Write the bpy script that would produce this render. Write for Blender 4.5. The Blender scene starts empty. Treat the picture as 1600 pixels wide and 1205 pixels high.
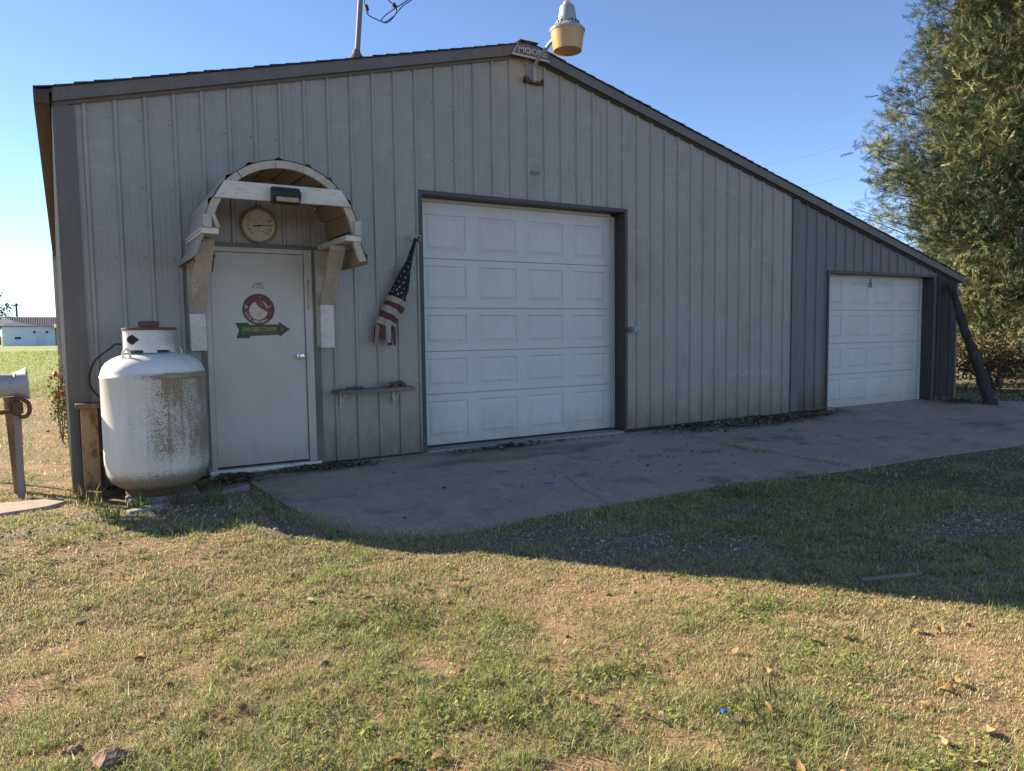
import bpy, bmesh, math, random
import numpy as np
from mathutils import Vector, Matrix
rng = np.random.default_rng(7)
random.seed(7)
R = math.radians
scene = bpy.context.scene
COL = scene.collection

# ------------------------------------------------------------------ camera, sky, sun, exposure
cam_d = bpy.data.cameras.new("camera")
cam = bpy.data.objects.new("camera", cam_d)
COL.objects.link(cam)
yaw, pit, rol = R(31.077), R(-4.2688), R(-0.7103)
fw = Vector((math.sin(yaw)*math.cos(pit), math.cos(yaw)*math.cos(pit), math.sin(pit)))
rt = Vector((math.cos(yaw), -math.sin(yaw), 0))
up = rt.cross(fw)
r2 = rt*math.cos(rol) + up*math.sin(rol)
u2 = up*math.cos(rol) - rt*math.sin(rol)
CAM = Vector((-0.028, -7.2008, 1.3094))
m = Matrix((r2, u2, -fw)).transposed().to_4x4()
m.translation = CAM
cam.matrix_world = m
cam_d.sensor_width = 36
cam_d.lens = 36*1160/1600
cam_d.clip_start = 0.05
cam_d.clip_end = 6000
scene.camera = cam

SUN_EL, SUN_AZ = 25.0, 37.6          # azimuth from +Y towards -X
sun_dir = Vector((-math.sin(R(SUN_AZ))*math.cos(R(SUN_EL)), math.cos(R(SUN_AZ))*math.cos(R(SUN_EL)), math.sin(R(SUN_EL))))
world = bpy.data.worlds.new("World")
scene.world = world
world.use_nodes = True
wn = world.node_tree.nodes
wl = world.node_tree.links
bg = wn["Background"]
sky = wn.new("ShaderNodeTexSky")
sky.sky_type = 'NISHITA'
sky.sun_disc = False
sky.sun_elevation = R(SUN_EL)
sky.sun_rotation = -R(SUN_AZ)
sky.altitude = 100
sky.air_density = 0.5
sky.dust_density = 0.0
sky.ozone_density = 2.0
wl.new(sky.outputs[0], bg.inputs[0])
bg.inputs[1].default_value = 0.10

sun_l = bpy.data.lights.new("sun", 'SUN')
sun_l.energy = 5.0
sun_l.angle = R(0.5)
sun_l.color = (1.0, 0.86, 0.66)
sun = bpy.data.objects.new("sun", sun_l)
COL.objects.link(sun)
sun.rotation_euler = (-sun_dir).to_track_quat('-Z', 'Y').to_euler()
sun.location = (-20, 30, 30)

vs = scene.view_settings
scene.display_settings.display_device = 'sRGB'
vs.view_transform = 'Standard'
vs.look = 'None'
vs.gamma = 1
vs.use_curve_mapping = False
vs.exposure = 1.58
scene.render.engine = 'CYCLES'
scene.cycles.use_denoising = True
scene.cycles.max_bounces = 6
scene.cycles.diffuse_bounces = 4
scene.cycles.transparent_max_bounces = 6

# ------------------------------------------------------------------ materials
def _noise(nt, pos, scale, detail, stretch, seed=0.0):
    mp = nt.nodes.new("ShaderNodeMapping")
    mp.inputs['Scale'].default_value = stretch
    mp.inputs['Location'].default_value = (seed, seed*1.7, seed*0.6)
    nt.links.new(pos, mp.inputs['Vector'])
    nz = nt.nodes.new("ShaderNodeTexNoise")
    nz.inputs['Scale'].default_value = scale
    nz.inputs['Detail'].default_value = detail
    nz.inputs['Roughness'].default_value = 0.62
    nt.links.new(mp.outputs[0], nz.inputs['Vector'])
    return nz.outputs[0]

def _ramp(nt, v, lo, hi):
    mr = nt.nodes.new("ShaderNodeMapRange")
    mr.inputs[1].default_value = lo
    mr.inputs[2].default_value = hi
    nt.links.new(v, mr.inputs[0])
    return mr.outputs[0]

def _mix(nt, f, a, b, mode='MIX'):
    mx = nt.nodes.new("ShaderNodeMix")
    mx.data_type = 'RGBA'
    mx.blend_type = mode
    for s, v in ((0, f), (6, a), (7, b)):
        if hasattr(v, 'is_linked') or hasattr(v, 'links'):
            nt.links.new(v, mx.inputs[s])
        elif isinstance(v, tuple):
            mx.inputs[s].default_value = (*v[:3], 1)
        else:
            mx.inputs[s].default_value = v
    return mx.outputs[2]

def M(name, col=(0.5, 0.5, 0.5), rough=0.7, layers=(), bump=None, metal=0.0, attr=None, spec=0.35, space='world', alpha_trans=0.0):
    """layers: (scale, detail, colour, lo, hi, amount, stretch[, seed])"""
    mt = bpy.data.materials.new(name)
    mt.use_nodes = True
    nt = mt.node_tree
    b = nt.nodes["Principled BSDF"]
    if space == 'world':
        pos = nt.nodes.new("ShaderNodeNewGeometry").outputs['Position']
    else:
        pos = nt.nodes.new("ShaderNodeTexCoord").outputs['Object']
    c = col
    if attr:
        a = nt.nodes.new("ShaderNodeAttribute")
        a.attribute_name = attr
        c = a.outputs['Color']
    for L in layers:
        sc, de, lc, lo, hi, am, st = L[:7]
        f = _ramp(nt, _noise(nt, pos, sc, de, st, L[7] if len(L) > 7 else 0.0), lo, hi)
        mm = nt.nodes.new("ShaderNodeMath")
        mm.operation = 'MULTIPLY'
        nt.links.new(f, mm.inputs[0])
        mm.inputs[1].default_value = am
        c = _mix(nt, mm.outputs[0], c, lc)
    if isinstance(c, tuple):
        b.inputs['Base Color'].default_value = (*c[:3], 1)
    else:
        nt.links.new(c, b.inputs['Base Color'])
    b.inputs['Roughness'].default_value = rough
    b.inputs['Metallic'].default_value = metal
    b.inputs['Specular IOR Level'].default_value = spec
    if bump:
        h = _noise(nt, pos, bump[0], 4, bump[2] if len(bump) > 2 else (1, 1, 1))
        bp = nt.nodes.new("ShaderNodeBump")
        bp.inputs['Strength'].default_value = bump[1]
        bp.inputs['Distance'].default_value = 0.01
        nt.links.new(h, bp.inputs['Height'])
        nt.links.new(bp.outputs[0], b.inputs['Normal'])
    if alpha_trans:
        tr = nt.nodes.new("ShaderNodeBsdfTranslucent")
        if isinstance(c, tuple):
            tr.inputs[0].default_value = (*c[:3], 1)
        else:
            nt.links.new(c, tr.inputs[0])
        ms = nt.nodes.new("ShaderNodeMixShader")
        ms.inputs[0].default_value = alpha_trans
        nt.links.new(b.outputs[0], ms.inputs[1])
        nt.links.new(tr.outputs[0], ms.inputs[2])
        nt.links.new(ms.outputs[0], nt.nodes["Material Output"].inputs[0])
    return mt

ONE = (1, 1, 1)
VS = (1, 1, 0.06)          # vertical streaks
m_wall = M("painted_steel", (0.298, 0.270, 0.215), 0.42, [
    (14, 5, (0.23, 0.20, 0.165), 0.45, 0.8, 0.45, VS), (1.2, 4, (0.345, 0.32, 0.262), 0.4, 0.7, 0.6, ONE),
    (40, 3, (0.24, 0.235, 0.225), 0.5, 0.75, 0.35, VS, 3.0), (60, 2, (0.14, 0.10, 0.07), 0.70, 0.75, 0.7, ONE, 5.0), (0.42, 4, (0.33, 0.30, 0.225), 0.46, 0.62, 0.7, ONE, 2.6), (2.6, 6, (0.215, 0.20, 0.165), 0.54, 0.68, 0.55, (1, 1, 0.5), 14.0), (5, 6, (0.39, 0.36, 0.31), 0.6, 0.66, 0.35, (0.5, 1, 1.6), 31.0)], bump=(3, 0.12))  # broad warm layer puts a lens-flare tint into the paint colour
def mud_splash(mt, top, col, amount):
    # splashed mud: a ragged band rising from the ground
    nt = mt.node_tree
    b = nt.nodes["Principled BSDF"]
    base = b.inputs['Base Color'].links[0].from_socket
    pos = nt.nodes.new("ShaderNodeNewGeometry").outputs['Position']
    sp = nt.nodes.new("ShaderNodeSeparateXYZ"); nt.links.new(pos, sp.inputs[0])
    nz = _noise(nt, pos, 9, 6, (1, 1, 0.5), 3.0)
    h = _ramp(nt, sp.outputs[2], top, 0.0)
    a = nt.nodes.new("ShaderNodeMath"); a.operation = 'MULTIPLY_ADD'; nt.links.new(h, a.inputs[0]); a.inputs[1].default_value = 0.45; nt.links.new(nz, a.inputs[2])
    f = _ramp(nt, a.outputs[0], 0.52, 0.86)
    m2 = nt.nodes.new("ShaderNodeMath"); m2.operation = 'MULTIPLY'; nt.links.new(f, m2.inputs[0]); nt.links.new(h, m2.inputs[1])
    m3 = nt.nodes.new("ShaderNodeMath"); m3.operation = 'MULTIPLY'; nt.links.new(m2.outputs[0], m3.inputs[0]); m3.inputs[1].default_value = amount
    nt.links.new(_mix(nt, m3.outputs[0], base, col), b.inputs['Base Color'])
mud_splash(m_wall, 0.7, (0.17, 0.125, 0.085), 0.9)
m_shedwall = M("older_shed_steel", (0.145, 0.140, 0.125), 0.5, [
    (14, 5, (0.11, 0.10, 0.085), 0.45, 0.8, 0.5, VS), (1.2, 4, (0.185, 0.172, 0.152), 0.4, 0.7, 0.6, ONE), (40, 3, (0.13, 0.12, 0.105), 0.5, 0.75, 0.35, VS, 3.0)], bump=(3, 0.12))
m_jamb = M("dark_brown_jamb", (0.062, 0.05, 0.042), 0.5, [(30, 4, (0.09, 0.075, 0.06), 0.5, 0.8, 0.6, VS, 2.0)])
m_trim = M("brown_trim", (0.135, 0.112, 0.088), 0.5, [
    (9, 5, (0.185, 0.152, 0.125), 0.45, 0.75, 0.6, (1, 1, 0.4)), (30, 4, (0.09, 0.075, 0.065), 0.5, 0.8, 0.5, VS, 2.0)], bump=(5, 0.1))
mud_splash(m_shedwall, 0.7, (0.10, 0.075, 0.05), 1.2)
m_dark = M("dark_gap", (0.03, 0.028, 0.026), 0.9)
m_white = M("white_door_paint", (0.60, 0.56, 0.495), 0.45, [
    (5, 5, (0.52, 0.485, 0.425), 0.42, 0.75, 0.6, (1, 1, 0.35)), (50, 4, (0.46, 0.42, 0.36), 0.5, 0.8, 0.5, VS, 4.0), (1.4, 5, (0.50, 0.46, 0.39), 0.5, 0.75, 0.6, ONE, 8.0), (160, 2, (0.25, 0.2, 0.15), 0.70, 0.76, 0.5, ONE, 5.0)])
m_cream = M("old_white_door_paint", (0.50, 0.45, 0.365), 0.5, [
    (4, 5, (0.41, 0.36, 0.28), 0.4, 0.75, 0.6, (1, 1, 0.4)), (70, 4, (0.36, 0.31, 0.24), 0.62, 0.85, 0.4, VS, 2.0)])
mud_splash(m_white, 0.45, (0.30, 0.24, 0.17), 0.45)
mud_splash(m_cream, 0.5, (0.26, 0.20, 0.14), 0.6)
m_wood = M("weathered_painted_wood", (0.47, 0.40, 0.295), 0.8, [
    (8, 6, (0.32, 0.25, 0.165), 0.48, 0.70, 0.6, (1, 1, 0.5)), (14, 6, (0.52, 0.47, 0.38), 0.55, 0.64, 0.7, (1, 1, 0.5), 5.0), (60, 4, (0.15, 0.105, 0.065), 0.58, 0.7, 0.6, (1, 1, 0.15), 3.0)], bump=(60, 0.25, (1, 1, 0.2)))
m_woodw = M("white_painted_wood", (0.62, 0.57, 0.47), 0.75, [
    (9, 6, (0.42, 0.36, 0.27), 0.52, 0.70, 0.6, (0.5, 1, 1)), (30, 5, (0.22, 0.185, 0.14), 0.64, 0.70, 0.7, (0.25, 1, 1.4), 6.0), (70, 4, (0.12, 0.10, 0.08), 0.62, 0.68, 0.7, (0.3, 1, 1.2), 2.0)], bump=(50, 0.3, (0.3, 1, 1)))
m_plank = M("raw_soffit_board", (0.32, 0.245, 0.16), 0.85, [
    (13, 6, (0.19, 0.14, 0.09), 0.42, 0.75, 0.7, (1, 0.15, 1)), (60, 4, (0.12, 0.09, 0.06), 0.6, 0.8, 0.5, (1, 0.1, 1), 4.0)], bump=(50, 0.3, (1, 0.1, 1)))
m_tin = M("bent_roof_tin", (0.34, 0.315, 0.27), 0.5, [
    (8, 5, (0.26, 0.225, 0.17), 0.45, 0.8, 0.6, ONE), (35, 3, (0.26, 0.2, 0.14), 0.62, 0.8, 0.5, ONE, 3.0)], metal=0.0)
m_brownwood = M("brown_timber", (0.15, 0.085, 0.05), 0.85, [
    (10, 6, (0.32, 0.20, 0.11), 0.52, 0.72, 0.8, (1, 1, 0.25)), (60, 5, (0.06, 0.04, 0.03), 0.5, 0.8, 0.5, (1, 1, 0.1), 3.0)], bump=(50, 0.3, (1, 1, 0.15)))
m_logbark = M('dark_log_bark', (0.05, 0.04, 0.033), 0.95, [(16, 6, (0.10, 0.08, 0.065), 0.48, 0.7, 0.8, (1, 1, 0.12)), (50, 5, (0.02, 0.016, 0.013), 0.5, 0.75, 0.6, (1, 1, 0.15), 2.0)], bump=(45, 0.8, (1, 1, 0.15)))
m_darkwood = M("dark_weathered_wood", (0.06, 0.048, 0.04), 0.9, [
    (14, 6, (0.11, 0.09, 0.08), 0.5, 0.75, 0.7, VS), (80, 4, (0.03, 0.025, 0.02), 0.5, 0.8, 0.5, VS, 2.0)], bump=(60, 0.35, VS))
m_shelf = M("grey_shelf_board", (0.20, 0.165, 0.125), 0.85, [(30, 6, (0.10, 0.08, 0.06), 0.45, 0.75, 0.7, (0.12, 1, 1))], bump=(60, 0.3, (0.1, 1, 1)))
m_shingle = M("asphalt_shingle", (0.045, 0.045, 0.048), 0.95, [(200, 2, (0.10, 0.095, 0.09), 0.5, 0.7, 0.6, ONE)], bump=(200, 0.4))
m_conc = M("old_concrete", (0.40, 0.315, 0.24), 0.9, [
    (0.9, 6, (0.29, 0.225, 0.165), 0.4, 0.7, 0.7, ONE), (6, 6, (0.48, 0.39, 0.30), 0.5, 0.75, 0.6, ONE, 3.0),
    (45, 4, (0.13, 0.105, 0.085), 0.54, 0.72, 0.6, ONE, 6.0), (2.2, 5, (0.13, 0.095, 0.07), 0.55, 0.70, 0.65, ONE, 11.0), (0.7, 6, (0.10, 0.08, 0.065), 0.60, 0.66, 0.55, (0.35, 1, 1), 21.0), (14, 5, (0.13, 0.105, 0.085), 0.60, 0.68, 0.6, ONE, 27.0), (1.1, 7, (0.09, 0.07, 0.055), 0.498, 0.502, 0.0, ONE, 33.0)], bump=(90, 0.25))
m_sill = M("pale_concrete", (0.32, 0.29, 0.25), 0.9, [(14, 5, (0.2, 0.17, 0.14), 0.45, 0.7, 0.7, ONE)], bump=(60, 0.3))
m_chrome = M("brushed_steel", (0.6, 0.58, 0.55), 0.25, metal=1.0)
m_galv = M("galvanised_steel", (0.36, 0.36, 0.355), 0.6, [(12, 4, (0.32, 0.32, 0.33), 0.4, 0.7, 0.8, ONE), (30, 4, (0.25, 0.19, 0.14), 0.58, 0.72, 0.8, ONE, 4.0)], metal=0.35)
m_rust = M("rusty_iron", (0.12, 0.06, 0.04), 0.8, [(25, 5, (0.22, 0.10, 0.05), 0.45, 0.7, 0.7, ONE)], bump=(60, 0.4), metal=0.2)
m_postgrey = M("grey_post", (0.22, 0.20, 0.185), 0.7, [(15, 5, (0.13, 0.09, 0.07), 0.45, 0.75, 0.8, VS)], metal=0.2)
m_black = M("black_plastic", (0.03, 0.028, 0.026), 0.6, [(30, 3, (0.07, 0.06, 0.05), 0.5, 0.8, 0.6, ONE)])
m_rubber = M("black_rubber", (0.025, 0.025, 0.025), 0.6)
m_lens = M("tan_lens", (0.52, 0.40, 0.22), 0.35, alpha_trans=0.25)
m_amber = M("amber_refractor", (0.72, 0.47, 0.16), 0.25, [(9, 3, (0.80, 0.60, 0.28), 0.4, 0.7, 0.6, ONE)], alpha_trans=0.4, spec=0.5)
m_ivory = M("ivory_dial", (0.50, 0.43, 0.27), 0.4, [(18, 4, (0.38, 0.30, 0.17), 0.45, 0.7, 0.6, ONE)])
m_brass = M("tarnished_brass", (0.38, 0.29, 0.14), 0.45, metal=0.6)
m_print = M("black_print", (0.03, 0.028, 0.025), 0.6)
m_greyprint = M("faded_grey_print", (0.13, 0.125, 0.115), 0.7)
m_redprint = M("red_print", (0.145, 0.024, 0.026), 0.5, [(60, 3, (0.11, 0.022, 0.022), 0.4, 0.7, 0.5, ONE)])
m_birdred = M("bright_red_print", (0.21, 0.045, 0.03), 0.5)
m_creamprint = M("cream_print", (0.52, 0.45, 0.34), 0.5)
m_tanprint = M("tan_print", (0.36, 0.24, 0.12), 0.6)
m_greenprint = M("green_print", (0.035, 0.052, 0.02), 0.5, [(50, 3, (0.055, 0.075, 0.03), 0.4, 0.7, 0.6, ONE)])
m_yellowprint = M("yellow_print", (0.40, 0.30, 0.03), 0.5)
m_greyletter = M("pale_lettering", (0.42, 0.42, 0.43), 0.5)
m_navy = M("navy_cloth", (0.015, 0.013, 0.019), 0.9, bump=(90, 0.3))
m_redcloth = M("red_cloth", (0.115, 0.035, 0.027), 0.9, [(20, 4, (0.10, 0.026, 0.02), 0.4, 0.7, 0.6, ONE)], bump=(60, 0.3))
m_whitecloth = M("off_white_cloth", (0.34, 0.285, 0.22), 0.9, [(20, 4, (0.27, 0.21, 0.15), 0.45, 0.7, 0.6, ONE)], bump=(60, 0.3))
m_glove = M("worn_glove_leather", (0.12, 0.07, 0.045), 0.85, [(25, 4, (0.3, 0.24, 0.18), 0.52, 0.65, 0.8, ONE)])
m_leaf = M("dry_leaf", (0.40, 0.25, 0.11), 0.75, [(14, 5, (0.24, 0.13, 0.06), 0.4, 0.7, 0.8, ONE)], alpha_trans=0.25)
m_leafy = M("pale_leaf", (0.40, 0.32, 0.18), 0.75, [(14, 5, (0.36, 0.27, 0.13), 0.4, 0.7, 0.8, ONE)], alpha_trans=0.25)
m_rock = M("brown_stone", (0.24, 0.15, 0.11), 0.9, [(20, 5, (0.14, 0.085, 0.06), 0.4, 0.7, 0.8, ONE)], bump=(60, 0.5))
m_gravel = M("gravel_stone", (0.24, 0.22, 0.20), 0.9, attr="Col")
m_litter = M("leaf_litter", (0.1, 0.07, 0.05), 0.9, attr="Col")
m_blade = M("grass_blade", (0.2, 0.2, 0.1), 0.7, attr="Col", alpha_trans=0.4, spec=0.12)
m_needle = M("cedar_foliage", (0.1, 0.1, 0.05), 0.75, attr="Col", alpha_trans=0.10, spec=0.15)
m_bark = M("cedar_bark", (0.13, 0.09, 0.065), 0.95, [(14, 5, (0.22, 0.17, 0.13), 0.45, 0.75, 0.8, VS)], bump=(30, 0.6, VS))
m_ground = M("soil_and_thatch", (0.2, 0.15, 0.1), 0.95, [
    (28, 6, (0.13, 0.095, 0.055), 0.45, 0.72, 0.6, ONE), (120, 4, (0.30, 0.235, 0.13), 0.55, 0.75, 0.6, ONE, 3.0),
    (260, 2, (0.05, 0.035, 0.022), 0.54, 0.66, 0.75, ONE, 7.0), (60, 5, (0.07, 0.05, 0.03), 0.55, 0.7, 0.5, ONE, 9.0)], bump=(70, 0.7), attr="Col")
# tank: white paint with mould growing from the upper seam and on the right flank
def tank_material():
    mt = M("mouldy_white_tank_paint", (0.70, 0.67, 0.60), 0.45, [(6, 5, (0.56, 0.51, 0.42), 0.42, 0.7, 0.6, (1, 1, 0.3))], bump=(12, 0.05))
    nt = mt.node_tree
    b = nt.nodes["Principled BSDF"]
    base = b.inputs['Base Color'].links[0].from_socket
    pos = nt.nodes.new("ShaderNodeNewGeometry").outputs['Position']
    sp = nt.nodes.new("ShaderNodeSeparateXYZ")
    nt.links.new(pos, sp.inputs[0])
    def mth(op, a, c=None, clamp=False):
        n = nt.nodes.new("ShaderNodeMath"); n.operation = op; n.use_clamp = clamp
        for i, v in enumerate((a, c)):
            if v is None: continue
            if isinstance(v, (int, float)): n.inputs[i].default_value = v
            else: nt.links.new(v, n.inputs[i])
        return n.outputs[0]
    big = _noise(nt, pos, 6.0, 5, (1, 1, 0.30), 4.0)
    fine = _noise(nt, pos, 165.0, 5, (1, 1, 0.6), 9.0)
    streak = _noise(nt, pos, 26.0, 4, (1, 1, 0.07), 2.0)
    right = _ramp(nt, sp.outputs[0], 0.26, 0.62)
    below = mth('MULTIPLY', _ramp(nt, sp.outputs[2], 1.02, 0.985), _ramp(nt, sp.outputs[2], 0.10, 0.42))
    low = _ramp(nt, sp.outputs[2], 0.26, 0.15)
    seam = mth('MULTIPLY', mth('SUBTRACT', 1.0, mth('MULTIPLY', mth('ABSOLUTE', mth('SUBTRACT', sp.outputs[2], 0.985)), 28.0, True), True), _ramp(nt, sp.outputs[0], 0.35, 0.7))
    edge = _ramp(nt, sp.outputs[0], 0.82, 0.97)
    dens = mth('ADD', mth('ADD', mth('MULTIPLY', _ramp(nt, big, 0.36, 0.66), 0.19), 0.13), mth('MULTIPLY', edge, 0.13))
    amt = mth('ADD', mth('MULTIPLY', mth('MULTIPLY', right, below), dens), mth('MULTIPLY', seam, 0.30))
    collar = mth('MULTIPLY', _ramp(nt, sp.outputs[2], 1.18, 1.24), _ramp(nt, sp.outputs[0], 0.42, 0.75))
    amt = mth('ADD', amt, mth('MULTIPLY', collar, 0.22))
    amt = mth('ADD', amt, mth('MULTIPLY', low, 0.36))
    amt = mth('ADD', amt, mth('MULTIPLY', mth('MULTIPLY', _ramp(nt, streak, 0.52, 0.75), below), 0.10))
    speck = mth('ADD', fine, amt)
    f = _ramp(nt, speck, 0.67, 0.79)
    f = mth('MULTIPLY', f, 0.9)
    c = _mix(nt, f, base, (0.075, 0.052, 0.028))
    c = _mix(nt, mth('MULTIPLY', amt, 1.5, True), c, (0.34, 0.25, 0.14))
    nt.links.new(c, b.inputs['Base Color'])
    return mt
m_tank = tank_material()

# ------------------------------------------------------------------ helpers
ORG = {}

def tag(o, label=None, cat=None, group=None, kind=None):
    if label: o["label"] = label
    if cat: o["category"] = cat
    if group: o["group"] = group
    if kind: o["kind"] = kind
    return o

def thing(name, loc, label, cat, group=None):
    o = bpy.data.objects.new(name, None)
    o.empty_display_size = 0.1
    o.location = loc
    COL.objects.link(o)
    ORG[o.name] = Vector(loc)
    return tag(o, label, cat, group)

class G:
    def __init__(s):
        s.v, s.f, s.mi = [], [], []
    def add(s, vs, fs, mi=0):
        n = len(s.v)
        s.v += [tuple(v) for v in vs]
        s.f += [tuple(i+n for i in f) for f in fs]
        s.mi += [mi]*len(fs)
        return s
    def box(s, x0, x1, y0, y1, z0, z1, mi=0):
        vs = [(x, y, z) for z in (z0, z1) for y in (y0, y1) for x in (x0, x1)]
        return s.add(vs, [(0, 2, 3, 1), (4, 5, 7, 6), (0, 1, 5, 4), (2, 6, 7, 3), (0, 4, 6, 2), (1, 3, 7, 5)], mi)
    def bar(s, p0, p1, w, h, side=None, mi=0, w1=None, h1=None):
        """rectangular bar from p0 to p1; w along 'side', h across"""
        p0, p1 = Vector(p0), Vector(p1)
        d = (p1-p0).normalized()
        sd = Vector(side) if side else (Vector((0, 0, 1)) if abs(d.z) < 0.9 else Vector((1, 0, 0)))
        sd = (sd - d*sd.dot(d)).normalized()
        t = d.cross(sd)
        w1 = w if w1 is None else w1
        h1 = h if h1 is None else h1
        vs = [p + sd*a*ww/2 + t*b*hh/2 for p, ww, hh in ((p0, w, h), (p1, w1, h1)) for a, b in ((-1, -1), (1, -1), (1, 1), (-1, 1))]
        return s.add(vs, [(3, 2, 1, 0), (4, 5, 6, 7), (0, 1, 5, 4), (1, 2, 6, 5), (2, 3, 7, 6), (3, 0, 4, 7)], mi)
    def tube(s, pts, r, n=8, mi=0, caps=True):
        pts = [Vector(p) for p in pts]
        rs = r if isinstance(r, (list, tuple)) else [r]*len(pts)
        rings = []
        ref = None
        for i, p in enumerate(pts):
            d = (pts[min(i+1, len(pts)-1)] - pts[max(i-1, 0)]).normalized()
            if ref is None:
                ref = d.orthogonal().normalized()
            ref = (ref - d*ref.dot(d)).normalized()
            t = d.cross(ref)
            rings.append([p + (ref*math.cos(2*math.pi*k/n) + t*math.sin(2*math.pi*k/n))*rs[i] for k in range(n)])
        vs = [v for rg in rings for v in rg]
        fs = [(i*n+k, i*n+(k+1) % n, (i+1)*n+(k+1) % n, (i+1)*n+k) for i in range(len(pts)-1) for k in range(n)]
        if caps:
            fs += [tuple(range(n-1, -1, -1)), tuple((len(pts)-1)*n+k for k in range(n))]
        return s.add(vs, fs, mi)
    def lathe(s, prof, org, axis=(0, 0, 1), n=24, mi=0, caps=True):
        """prof: (radius, height) along axis from org"""
        a = Vector(axis).normalized()
        e = a.orthogonal().normalized()
        if abs(a.z) > 0.99: e = Vector((1, 0, 0))
        t = a.cross(e)
        o = Vector(org)
        vs = [o + a*h + (e*math.cos(2*math.pi*k/n) + t*math.sin(2*math.pi*k/n))*r for r, h in prof for k in range(n)]
        fs = [(i*n+k, i*n+(k+1) % n, (i+1)*n+(k+1) % n, (i+1)*n+k) for i in range(len(prof)-1) for k in range(n)]
        if caps:
            fs += [tuple(range(n-1, -1, -1)), tuple((len(prof)-1)*n+k for k in range(n))]
        return s.add(vs, fs, mi)
    def prism(s, poly, y0, y1, mi=0):
        """poly of (x,z), counter-clockwise seen from -Y, extruded y0 (front) to y1"""
        n = len(poly)
        vs = [(x, y0, z) for x, z in poly] + [(x, y1, z) for x, z in poly]
        fs = [tuple(range(n)), tuple(range(2*n-1, n-1, -1))] + [(i, n+i, n+(i+1) % n, (i+1) % n) for i in range(n)]
        return s.add(vs, fs, mi)
    def build(s, name, mat, parent=None, bevel=0.0, smooth=False, seg=1):
        me = bpy.data.meshes.new(name)
        off = Vector((0, 0, 0))
        if parent is not None:
            off = ORG[parent.name]
        me.from_pydata([(v[0]-off.x, v[1]-off.y, v[2]-off.z) for v in s.v], [], s.f)
        mats = mat if isinstance(mat, (list, tuple)) else [mat]
        for q in mats: me.materials.append(q)
        if len(mats) > 1: me.polygons.foreach_set("material_index", s.mi)
        bm = bmesh.new()
        bm.from_mesh(me)
        bmesh.ops.recalc_face_normals(bm, faces=bm.faces)
        if bevel:
            bmesh.ops.bevel(bm, geom=list(bm.edges), offset=bevel, segments=seg, affect='EDGES', clamp_overlap=True)
        bm.to_mesh(me)
        bm.free()
        if smooth:
            me.polygons.foreach_set("use_smooth", [True]*len(me.polygons))
            me.set_sharp_from_angle(angle=R(40))
        o = bpy.data.objects.new(name, me)
        COL.objects.link(o)
        if parent is not None: o.parent = parent
        ORG[o.name] = off
        return o

def raw_mesh(name, V, F, cols=None, mat=None, per_face=None):
    """V (n,3), F (m,k) fast mesh; cols per vertex"""
    V = np.asarray(V, np.float32); F = np.asarray(F, np.int32)
    me = bpy.data.meshes.new(name)
    me.vertices.add(len(V)); me.vertices.foreach_set("co", V.ravel())
    k = F.shape[1]
    me.loops.add(F.size); me.loops.foreach_set("vertex_index", F.ravel())
    me.polygons.add(len(F))
    me.polygons.foreach_set("loop_start", np.arange(0, F.size, k, dtype=np.int32))
    me.update(calc_edges=True)
    if cols is not None:
        ca = me.color_attributes.new("Col", 'FLOAT_COLOR', 'POINT')
        c4 = np.ones((len(V), 4), np.float32); c4[:, :3] = cols
        ca.data.foreach_set("color", c4.ravel())
    if mat: me.materials.append(mat)
    return me

def obj(name, me, parent=None):
    o = bpy.data.objects.new(name, me)
    COL.objects.link(o)
    if parent is not None:
        o.parent = parent
        ORG[o.name] = ORG[parent.name]
    return o

def text_geo(txt, height, bold=0.0):
    cu = bpy.data.curves.new("lettering", 'FONT')
    cu.body = txt
    cu.size = 1.0
    cu.offset = bold
    cu.align_x = 'CENTER'
    cu.resolution_u = 3
    o = bpy.data.objects.new("lettering", cu)
    COL.objects.link(o)
    dg = bpy.context.evaluated_depsgraph_get()
    me = o.evaluated_get(dg).to_mesh()
    vs = [tuple(v.co) for v in me.vertices]
    fs = [tuple(p.vertices) for p in me.polygons]
    o.to_mesh_clear()
    bpy.data.objects.remove(o)
    bpy.data.curves.remove(cu)
    ys = [v[1] for v in vs]; y0, y1 = min(ys), max(ys)
    xs = [v[0] for v in vs]; xc = (min(xs)+max(xs))/2
    k = height/(y1-y0)
    return [((x-xc)*k, (y-y0)*k) for x, y, z in vs], fs, (max(xs)-min(xs))*k

def flat_text(g, txt, cx, z0, h, y, width=None, bold=0.0, mi=0, rot=0.0):
    v, f, w = text_geo(txt, h, bold)
    sx = width/w if width else 1.0
    ca, sa = math.cos(rot), math.sin(rot)
    vs = [(cx + x*sx*ca - z*sa, y, z0 + x*sx*sa + z*ca) for x, z in v]
    g.add(vs, f, mi)

# value noise
_H = np.random.default_rng(3).random((256, 256)).astype(np.float32)
def vnoise(x, y):
    xi = np.floor(x).astype(int); yi = np.floor(y).astype(int)
    fx = x-xi; fy = y-yi
    fx = fx*fx*(3-2*fx); fy = fy*fy*(3-2*fy)
    a = _H[xi % 256, yi % 256]; b = _H[(xi+1) % 256, yi % 256]
    c = _H[xi % 256, (yi+1) % 256]; d = _H[(xi+1) % 256, (yi+1) % 256]
    return (a*(1-fx)+b*fx)*(1-fy) + (c*(1-fx)+d*fx)*fy
def fbm(x, y, o=4):
    s = 0; a = 0.5; n = 0
    for i in range(o):
        s = s + a*vnoise(x+17.3*i, y+9.1*i); n += a; a *= 0.5; x = x*2.03; y = y*2.03
    return s/n

def sstep(a, b, x):
    t = np.clip((x-a)/(b-a), 0, 1)
    return t*t*(3-2*t)

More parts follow.
